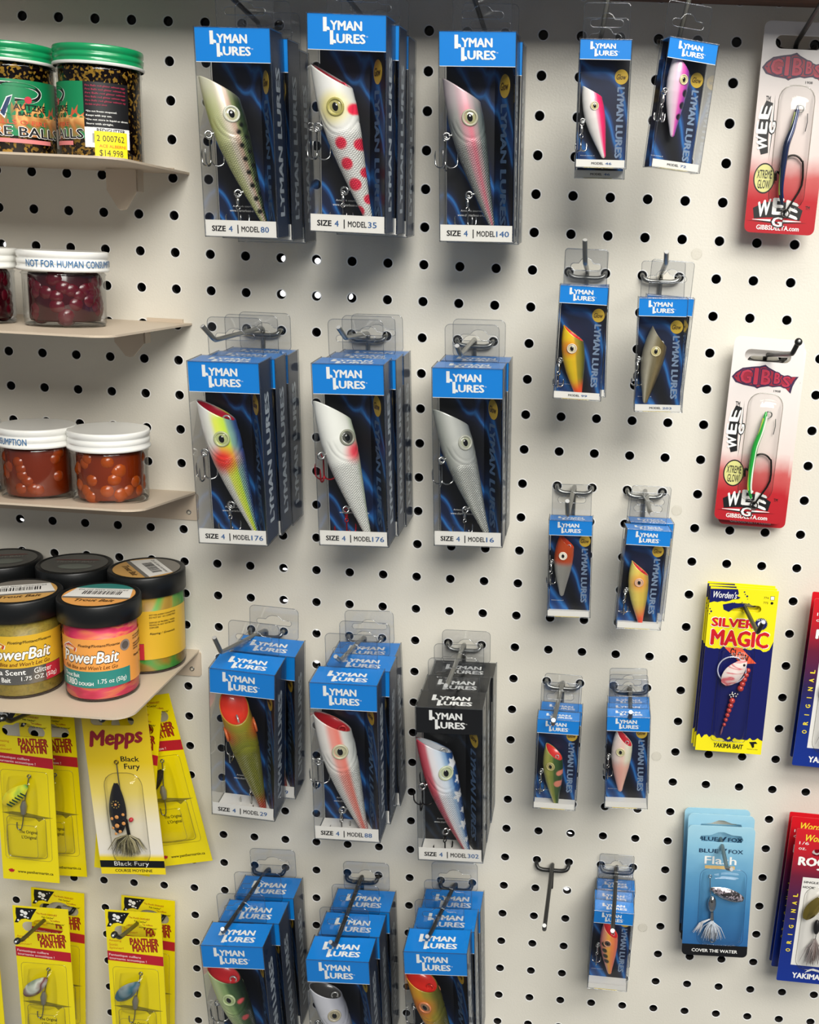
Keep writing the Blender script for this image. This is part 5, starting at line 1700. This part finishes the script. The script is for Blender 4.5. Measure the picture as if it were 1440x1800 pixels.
# ---------- red to navy spinner cards at the right edge
def rooster_card(pose, label, group, W=2.0, H=4.8):
    root = place_card('spinner_card', label, 'fishing lure', pose, group)
    X = lambda u: (u - .5) * W
    Zf = lambda v: H * (1 - v)
    G = grad('rooster_card_print', [(0, '0f2f8a'), (.30, '122a7c'), (.48, '2a2050'), (.70, '6a1a34'), (.86, 'c01a26'), (1, 'd41c26')], H, .3)
    mb = card_body(W, H, .05, eslot(X(.42), Zf(.145), W * .32, H * .045, .05), G)
    YL = mat('rooster_yellow', 'f0d83a', .35); WH = M_WHITE; BK = M_BLACK
    mb.text("Worden's", X(.14), X(.62), Zf(.075), Zf(.030), YL, y=-.006, bold=.03, shear=.3)
    mb.text('1/6', X(.06), X(.20), Zf(.098), Zf(.080), WH, y=-.005)
    mb.text('oz.', X(.06), X(.17), Zf(.132), Zf(.118), WH, y=-.005)
    mb.text('ROOSTER', X(.08), X(.94), Zf(.232), Zf(.175), WH, y=-.006, bold=.07)
    mb.text('TAIL', X(.36), X(.84), Zf(.300), Zf(.242), WH, y=-.006, bold=.07)
    mb.shape([[(X(.18), Zf(.885)), (X(.95), Zf(.885)), (X(.95), Zf(.305)), (X(.18), Zf(.305))]], mat('rooster_window', 'e6e4de', .4), y=-.004)
    mb.text('SINGLE', X(.20), X(.42), Zf(.342), Zf(.328), BK, y=-.008, bold=.03)
    mb.text('HOOK', X(.20), X(.37), Zf(.375), Zf(.360), BK, y=-.008, bold=.03)
    for i, ch in enumerate('ORIGINAL'):
        mb.text(ch, 0 if ch != 'I' else .04, .11 if ch != 'I' else .065, 0, .14, YL, y=-.006, bold=.05, fn=lambda x, y, z, i=i: (X(.145) - z, y, Zf(.80) + .265 * i + x))
    mb.text('YAKIMA BAIT', X(.22), X(.90), Zf(.972), Zf(.935), WH, y=-.006, bold=.05)
    mb.shape([[(X(.40), Zf(.93)), (X(.46), Zf(.905)), (X(.52), Zf(.898)), (X(.60), Zf(.905)), (X(.68), Zf(.93)), (X(.60), Zf(.918)), (X(.50), Zf(.912))]], WH, y=-.006)
    obj('printed_card', mb, root)
    bl = MB().bubble(X(.24), X(.88), Zf(.91), Zf(.36), .34, M_BLIS, 14, 24, 4)
    bl.tube([(x, -.012, z) for x, z in rrect(X(.24), X(.88), Zf(.91), Zf(.36), .35)], .008, M_BLIS_EDGE, 6, False, True)
    obj('blister', bl, root)
    sb = MB()
    blade(sb, (X(.38), Zf(.47)), .95, .50, math.radians(28), mat('rooster_brass_blade', 'b09a4a', .22, .9), .10, -.18)
    obj('spinner_blade', sb, root)
    bd = MB().ball((X(.46), -.16, Zf(.60)), .10, M_BLACK, 14, 10, (1, 1, 2.4))
    bd.tube([(X(.52), -.16, Zf(.40)), (X(.46), -.16, Zf(.70))], .014, M_CHROME, 6)
    obj('lure_body', bd, root)
    obj('feather_tail', tuft((X(.46), Zf(.68)), .85, .16, 70, [mat('feather_brown', '7a6a66', .6), mat('feather_dust', 'a59a98', .6)], 6, -.16, 0, .014), root)
    return root
def pose_tl(tl, roll, W, H):
    """pose of a card whose top left corner is known: (col,row,d)"""
    s, c = math.sin(roll), math.cos(roll)
    bx = tl[0] + (W / 2) * c - H * s
    bz = tl[1] + (W / 2) * s + H * c
    return (bx, bz, tl[2], roll)
RW, RH = 2.0, 5.1
GR, GQ = 'red and navy spinner cards low at the right edge', 'red and navy spinner cards halfway up the right edge'
rooster_card(pose_tl((18.542, 21.425, 1.4), .018, RW, RH), 'front red to navy card with a brass spinner blade, low at the right edge', GR, RW, RH)
rooster_card(pose_tl((18.489, 21.361, 0.85), .022, RW, RH), 'second red to navy card, tucked behind the brass spinner card', GR, RW, RH)
rooster_card(pose_tl((18.476, 21.385, 0.55), .022, RW, RH), 'rearmost red to navy card behind the brass spinner card', GR, RW, RH)
rooster_card(pose_tl((18.385, 14.541, 1), .022, RW, RH), 'red to navy card cut by the right edge beside the yellow and navy cards', GQ, RW, RH)
rooster_card(pose_tl((18.391, 14.473, 0.6), .022, RW, RH), 'rear red to navy card cut by the right edge beside the yellow and navy cards', GQ, RW, RH)

# ---------- narrow yellow spinner cards
PMC = {}
def yellow_mesh(W, H):
    X = lambda u: (u - .5) * W
    Zf = lambda v: H - v * W
    YL = mat('narrow_card_yellow', 'f2de0c', .3, coat=.3); RD = mat('narrow_card_red', 'b81c2c', .35); DR = mat('narrow_card_dark_red', 'a8241f', .35)
    OR = mat('narrow_card_orange', 'd08a1c', .4); WH, BK = M_WHITE, M_BLACK; PK = mat('narrow_card_pink', 'f0c9c4', .4)
    mb = card_body(W, H, .01, eslot(X(.52), Zf(.40), W * .74, W * .20, .10), YL)
    # black beast emblem in the corner: dark patch with pale streaks
    pa = [(.06, .03), (.44, .03), (.36, .16), (.31, .26), (.22, .24), (.14, .26), (.08, .33), (.02, .33), (.06, .24), (.05, .14)]
    mb.shape([[(X(u), Zf(v)) for u, v in pa]], BK, y=-.004)
    for u, v, a, b2 in ((.17, .10, .035, .05), (.23, .13, .04, .055), (.16, .17, .03, .03), (.22, .20, .03, .03), (.09, .28, .02, .03), (.27, .22, .02, .02), (.30, .09, .012, .012), (.35, .07, .010, .012)):
        mb.shape([oval(X(u), Zf(v), a * W, b2 * W * .7, 10, .5)], WH, y=-.007)
    for i, (t, x0, x1, v, cm) in enumerate((('"The World\'s DEADLIEST', .42, .80, .10, DR), ('Fish Catcher"', .52, .74, .16, BK), ('"La cuillere', .66, .84, .21, DR), ('mortelle au monde"', .60, .92, .27, BK))):
        mb.text(t, X(x0), X(x1), Zf(v + .035), Zf(v), cm, y=-.004, bold=.02, fn=lambda x, y, z: (x, y, z - x * .06))
    for i, t in enumerate(('Amazing', 'Sonic', 'Spinner!')):
        mb.text(t, X(.04), X(.04 + .032 * len(t)), Zf(.63 + i * .075), Zf(.575 + i * .075), OR, y=-.004, bold=.02)
    for t, x0, x1, v0, v1 in (('PANTHER', .42, .93, .66, .53), ('MARTIN', .46, .90, .79, .66)):
        mb.text(t, X(x0) - .015, X(x1) + .015, Zf(v0) - .015, Zf(v1) + .015, mat('narrow_card_letter_edge', '6a120e', .4), y=-.004, bold=.06, shear=-.10, fn=lambda x, y, z: (x, y, z + x * .04))
        mb.text(t, X(x0), X(x1), Zf(v0), Zf(v1), DR, y=-.008, bold=.045, shear=-.10, fn=lambda x, y, z: (x, y, z + x * .04))
    mb.shape([[(X(0), Zf(1.00)), (X(1), Zf(1.05)), (X(1), Zf(.86)), (X(0), Zf(.81))]], RD, y=-.004)
    mb.text('Fantastique cuillere', X(.03), X(.60), Zf(.915), Zf(.855), PK, y=-.008, bold=.03, fn=lambda x, y, z: (x, y, z - (x + W / 2) * .05))
    mb.text('tournante acoustique !', X(.03), X(.70), Zf(.985), Zf(.925), PK, y=-.008, bold=.03, fn=lambda x, y, z: (x, y, z - (x + W / 2) * .05))
    GR_ = mat('narrow_card_shadow_print', '8f8420', .5)
    fish = [(.05, 1.93), (.25, 1.90), (.5, 1.91), (.75, 1.95), (.95, 1.97), (.78, 2.0), (.70, 2.06), (.64, 2.0), (.4, 1.98), (.2, 1.96)]
    mb.shape([[(X(u), Zf(v)) for u, v in fish]], GR_, y=-.003)
    mb.text('The Original', X(.34), X(.66), Zf(2.32), Zf(2.24), BK, y=-.004, bold=.02)
    mb.text("L'Original", X(.38), X(.64), Zf(2.42), Zf(2.34), BK, y=-.004, bold=.02)
    # little red maple leaf and address
    lf = [(0, -.5), (.06, -.22), (.34, -.26), (.28, -.12), (.52, .08), (.40, .12), (.42, .30), (.22, .22), (.14, .44), (0, .30), (-.14, .44), (-.22, .22), (-.42, .30), (-.40, .12), (-.52, .08), (-.28, -.12), (-.34, -.26), (-.06, -.22)]
    zb = .17 * W
    mb.shape([[(X(.16) + a * .15 * W * .8, zb + b2 * .13 * W * .8) for a, b2 in lf]], RD, y=-.004)
    mb.text('www.panthermartin.ca', X(.27), X(.90), zb - .045 * W, zb + .025 * W, BK, y=-.004, bold=.025)
    card = mb.mesh('printed_card')
    bl = MB().bubble(X(.08), X(.90), Zf(2.80), Zf(1.12), .05, M_BLIS, 14, 22, 10)
    bl.bubble(X(.14), X(.82), Zf(2.75), Zf(1.98), .30, M_BLIS, 14, 16, 7)
    bl.bubble(X(.18), X(.70), Zf(2.05), Zf(1.22), .30, M_BLIS, 14, 16, 3)
    bl.tube([(x, -.02, z) for x, z in rrect(X(.14), X(.82), Zf(2.75), Zf(1.98), .12)], .010, M_BLIS_EDGE, 6, False, True)
    bl.tube([(x, -.014, z) for x, z in rrect(X(.08), X(.90), Zf(2.80), Zf(1.12), .12)], .006, M_BLIS_EDGE, 6, False, True)
    bl.tube([(x, -.28, z) for x, z in rrect(X(.22), X(.74), Zf(2.66), Zf(2.05), .12)], .008, M_BLIS_EDGE, 6, False, True)
    return card, bl.mesh('blister')

def yellow_card(pose, label, group, bm, W=1.76, H=5.65, stripes=None):
    dh = pose[5] - H                      # keep the top edge where it is
    pose = (pose[0] + math.sin(pose[3]) * dh, pose[1] - math.cos(pose[3]) * dh, pose[2], pose[3])
    if (W, H) not in PMC: PMC[(W, H)] = yellow_mesh(W, H)
    card, blis = PMC[(W, H)]
    root = place_card('spinner_card', label, 'fishing lure', pose, group)
    obj('printed_card', card, root)
    obj('blister', blis, root)
    X = lambda u: (u - .5) * W
    Zf = lambda v: H - v * W
    sb = MB()
    blade(sb, (X(.38), Zf(1.52)), 1.02, .56, math.radians(48), bm, .14, -.20)
    if stripes:
        R = Matrix.Rotation(math.radians(48), 3, 'Y')
        for i in range(6):
            q = [R @ Vector((a, -.145 + abs(a - .02) * .30, .30 - .115 * i + b2)) for a, b2 in ((.02, 0), (.20, .03), (.215, -.015), (.06, -.05))]
            sb.add([(X(.38) + v.x, -.20 + v.y - .012, Zf(1.52) + v.z) for v in q], [(0, 1, 2, 3)], stripes)
    obj('spinner_blade', sb, root)
    wr = MB().tube([(X(.60), -.12, Zf(1.22)), (X(.56), -.14, Zf(1.45)), (X(.50), -.14, Zf(1.72))], .016, M_STEEL, 6)
    wr.tube(ring_path((X(.61), -.12, Zf(1.18)), .05, (1, 0, 0), (0, 0, 1), 12), .016, M_STEEL, 6, False)
    obj('wire_shaft', wr, root)
    bd = MB().tube([(X(.50), -.14, Zf(1.64)), (X(.49), -.14, Zf(1.74)), (X(.48), -.14, Zf(1.88))], [.05, .10, .07], mat('spinner_lead_body', '9a968a', .3, .6), 12)
    obj('lure_body', bd, root)
    hk = MB().tube(smooth_path([(X(.48), -.14, Zf(1.86)), (X(.46), -.15, Zf(2.05)), (X(.42), -.15, Zf(2.18)), (X(.36), -.15, Zf(2.16)), (X(.36), -.15, Zf(2.05))], 4), .016, M_STEEL, 6)
    obj('hook', hk, root)
    return root
FT = swirl('blade_fire_tiger', [(.38, 'e88a1c'), (.46, 'f2d21c'), (.54, 'e9ea3a'), (.62, '2f9a4a')], 30, 2, 1)
RB_ = swirl('blade_rainbow', [(.3, 'e9e6e2'), (.45, 'b9b2ae'), (.52, '6a2a24'), (.58, 'c9cdbf'), (.7, '3f6a48')], 45, 2, 1, .15)
BG = swirl('blade_blue_silver', [(.3, 'c9b8b4'), (.45, '7f8c98'), (.55, '33606e'), (.7, 'a8b0b0')], 45, 2, 1, .15)
DKB = mat('blade_dark', '3a3428', .25, .6)
GY, GL = 'yellow spinner cards under the shelf', 'yellow spinner cards in the bottom row'
yellow_card((-4.271, 24.876, 2.0, 0.0074, 1.765, 5.694), 'yellow card with a green-striped orange blade under the shelf at the left edge', GY, FT, stripes=mat('blade_stripe', '14402f', .3))
yellow_card((-4.071, 25.442, 0.7, -0.0238, 1.759, 5.625), 'yellow card half hidden behind the green-striped blade card', GY, DKB)
yellow_card((0.152, 25.005, 0.8, -0.2166, 1.850, 6.046), 'yellow card tilted out to the right behind the fly-tailed spinner', GY, DKB)
yellow_card((-1.786, 25.017, 1.3, 0.1007, 1.678, 5.919), 'yellow card tilted left, corners showing below the fly-tailed spinner', GY, DKB)
yellow_card((-4.080, 32.176, 1.9, -0.0059, 1.895, 6.362), 'front yellow card with a silver and brown blade, leftmost in the bottom row', GL, RB_)
yellow_card((-4.632, 32.739, 0.4, 0.0425, 1.930, 6.508), 'rear yellow card behind the silver and brown blade card', GL, DKB)
yellow_card((-1.105, 31.972, 1.9, -0.0138, 1.794, 6.294), 'front yellow card with a blue-silver blade in the bottom row', GL, BG)
yellow_card((-1.583, 32.718, 0.4, 0.0329, 1.865, 6.481), 'rear yellow card behind the blue-silver blade card', GL, DKB)
yellow_card((-6.469, 32.537, 1.8, -0.0084, 1.893, 6.299), 'yellow card of which only a corner shows at the bottom left edge', GL, DKB)

# ---------- the fly-tailed spinner card
def fury_card(pose, label):
    W, H = pose[4], pose[5]
    root = place_card('spinner_card', label, 'fishing lure', pose, GY)
    X = lambda u: (u - .5) * W
    Zf = lambda v: H * (1 - v)
    G = grad('fury_card_print', [(0, 'f2d81c'), (.10, 'f2d81c'), (.125, 'efe9dc'), (.30, 'efe6cc'), (.48, 'ecd66c'), (.66, 'e4c41a'), (1, 'e0bf14')], H, .3)
    mb = card_body(W, H, .01, eslot(X(.46), Zf(.105), W * .66, H * .050), G)
    MR = mat('fury_maroon', '8c1a26', .35); BK = M_BLACK; WH = M_WHITE
    up = lambda x, y, z: (x, y, z + (x + W / 2) * .10)
    mb.text('Mepps', X(.07), X(.90), Zf(.285), Zf(.165), MR, y=-.006, bold=.062, shear=.18, fn=up)
    mb.text('Black', X(.52), X(.80), Zf(.335), Zf(.305), BK, y=-.005, bold=.02)
    mb.text('Fury', X(.56), X(.80), Zf(.388), Zf(.347), BK, y=-.005, bold=.02)
    mb.shape([[(X(0), Zf(.960)), (X(1), Zf(.960)), (X(1), Zf(.918)), (X(0), Zf(.918))]], BK, y=-.004)
    mb.text('Black Fury', X(.22), X(.76), Zf(.957), Zf(.923), WH, y=-.008, bold=.0)
    mb.text('COURSE MOYENNE', X(.22), X(.80), Zf(.987), Zf(.970), BK, y=-.004, bold=.02)
    obj('printed_card', mb, root)
    bl = MB().bubble(X(.22), X(.80), Zf(.945), Zf(.40), .36, M_BLIS, 16, 26, 3.5)
    bl.tube([(x, -.012, z) for x, z in rrect(X(.22), X(.80), Zf(.945), Zf(.40), .42)], .010, M_BLIS_EDGE, 6, False, True)
    obj('blister', bl, root)
    wr = MB().tube([(X(.47), -.08, Zf(.345)), (X(.48), -.12, Zf(.42)), (X(.50), -.16, Zf(.66))], .016, M_STEEL, 6)
    wr.tube(ring_path((X(.468), -.08, Zf(.332)), .055, (1, 0, 0), (0, 0, 1), 14), .018, mat('brass_wire', '8a7434', .3, .8), 6, False)
    obj('wire_shaft', wr, root)
    sb = MB()
    blade(sb, (X(.43), Zf(.585)), 1.62, .64, math.radians(3), mat('fury_blade_black', '121118', .14, .2, coat=.8), .12, -.20)
    OR = mat('fury_dot_orange', 'eaa35c', .3)
    yb = -.338
    for u, v, r in ((.345, .640, .050), (.43, .627, .062), (.52, .617, .048), (.42, .678, .070), (.515, .668, .060), (.345, .695, .042), (.455, .712, .052), (.385, .726, .042)):
        sb.ball((X(u), -.20 - .118 * (1 - ((u - .43) * W / .30) ** 2), Zf(v)), r, OR, 12, 6, (1, .22, 1))
    cr = mat('fury_ring_gold', 'a08a4a', .35, .3)
    for i in range(9):
        a = 2 * math.pi * i / 9
        sb.ball((X(.435) + .11 * math.cos(a), -.312, Zf(.555) + .11 * math.sin(a)), .024, cr, 8, 5, (1, .4, 1))
    sb.ball((X(.435), -.318, Zf(.555)), .040, OR, 10, 6, (1, .3, 1))
    obj('spinner_blade', sb, root)
    bd = MB().ball((X(.60), -.14, Zf(.66)), .07, mat('fury_bead_red', 'c0303a', .25), 12, 8)
    bd.tube([(X(.52), -.14, Zf(.66)), (X(.54), -.14, Zf(.755))], .05, M_BLACKWIRE, 8)
    obj('lure_body', bd, root)
    HR = [mat('hair_olive', '6f6a48', .7), mat('hair_pale', 'b5ad8c', .7), mat('hair_dark', '413c2a', .7), mat('hair_tan', '968c66', .7)]
    obj('feather_tail', tuft((X(.53), Zf(.745)), .70, .50, 190, HR, 3, -.17, -.05, .016), root)
    return root
fury_card((-1.059, 24.313, 2.0, -0.0736, 1.991, 5.574), 'yellow to white card with a black orange-dotted blade and hairy fly tail')

# ---------- clear round seals left on the bare board
for x in ((14.450, 12.497, 0.01), (14.440, 20.170, 0.01), (14.451, 26.074, 0.01), (14.421, 5.352, 0.01)):
    mb = MB().lathe([(.13, 0), (.145, .006), (.15, .016), (.135, .016), (.001, .012)], clear('seal_plastic', (.985, .983, .975), .2, .03, graz=.2), 24)
    mb.v = [(a, -c_, b_) for a, b_, c_ in mb.v]
    o = obj('round_seal', mb)
    o.location = W3(*x)
    tag(o, 'clear round plastic seal stuck on the bare board', 'seal', 'clear round seals on the board')
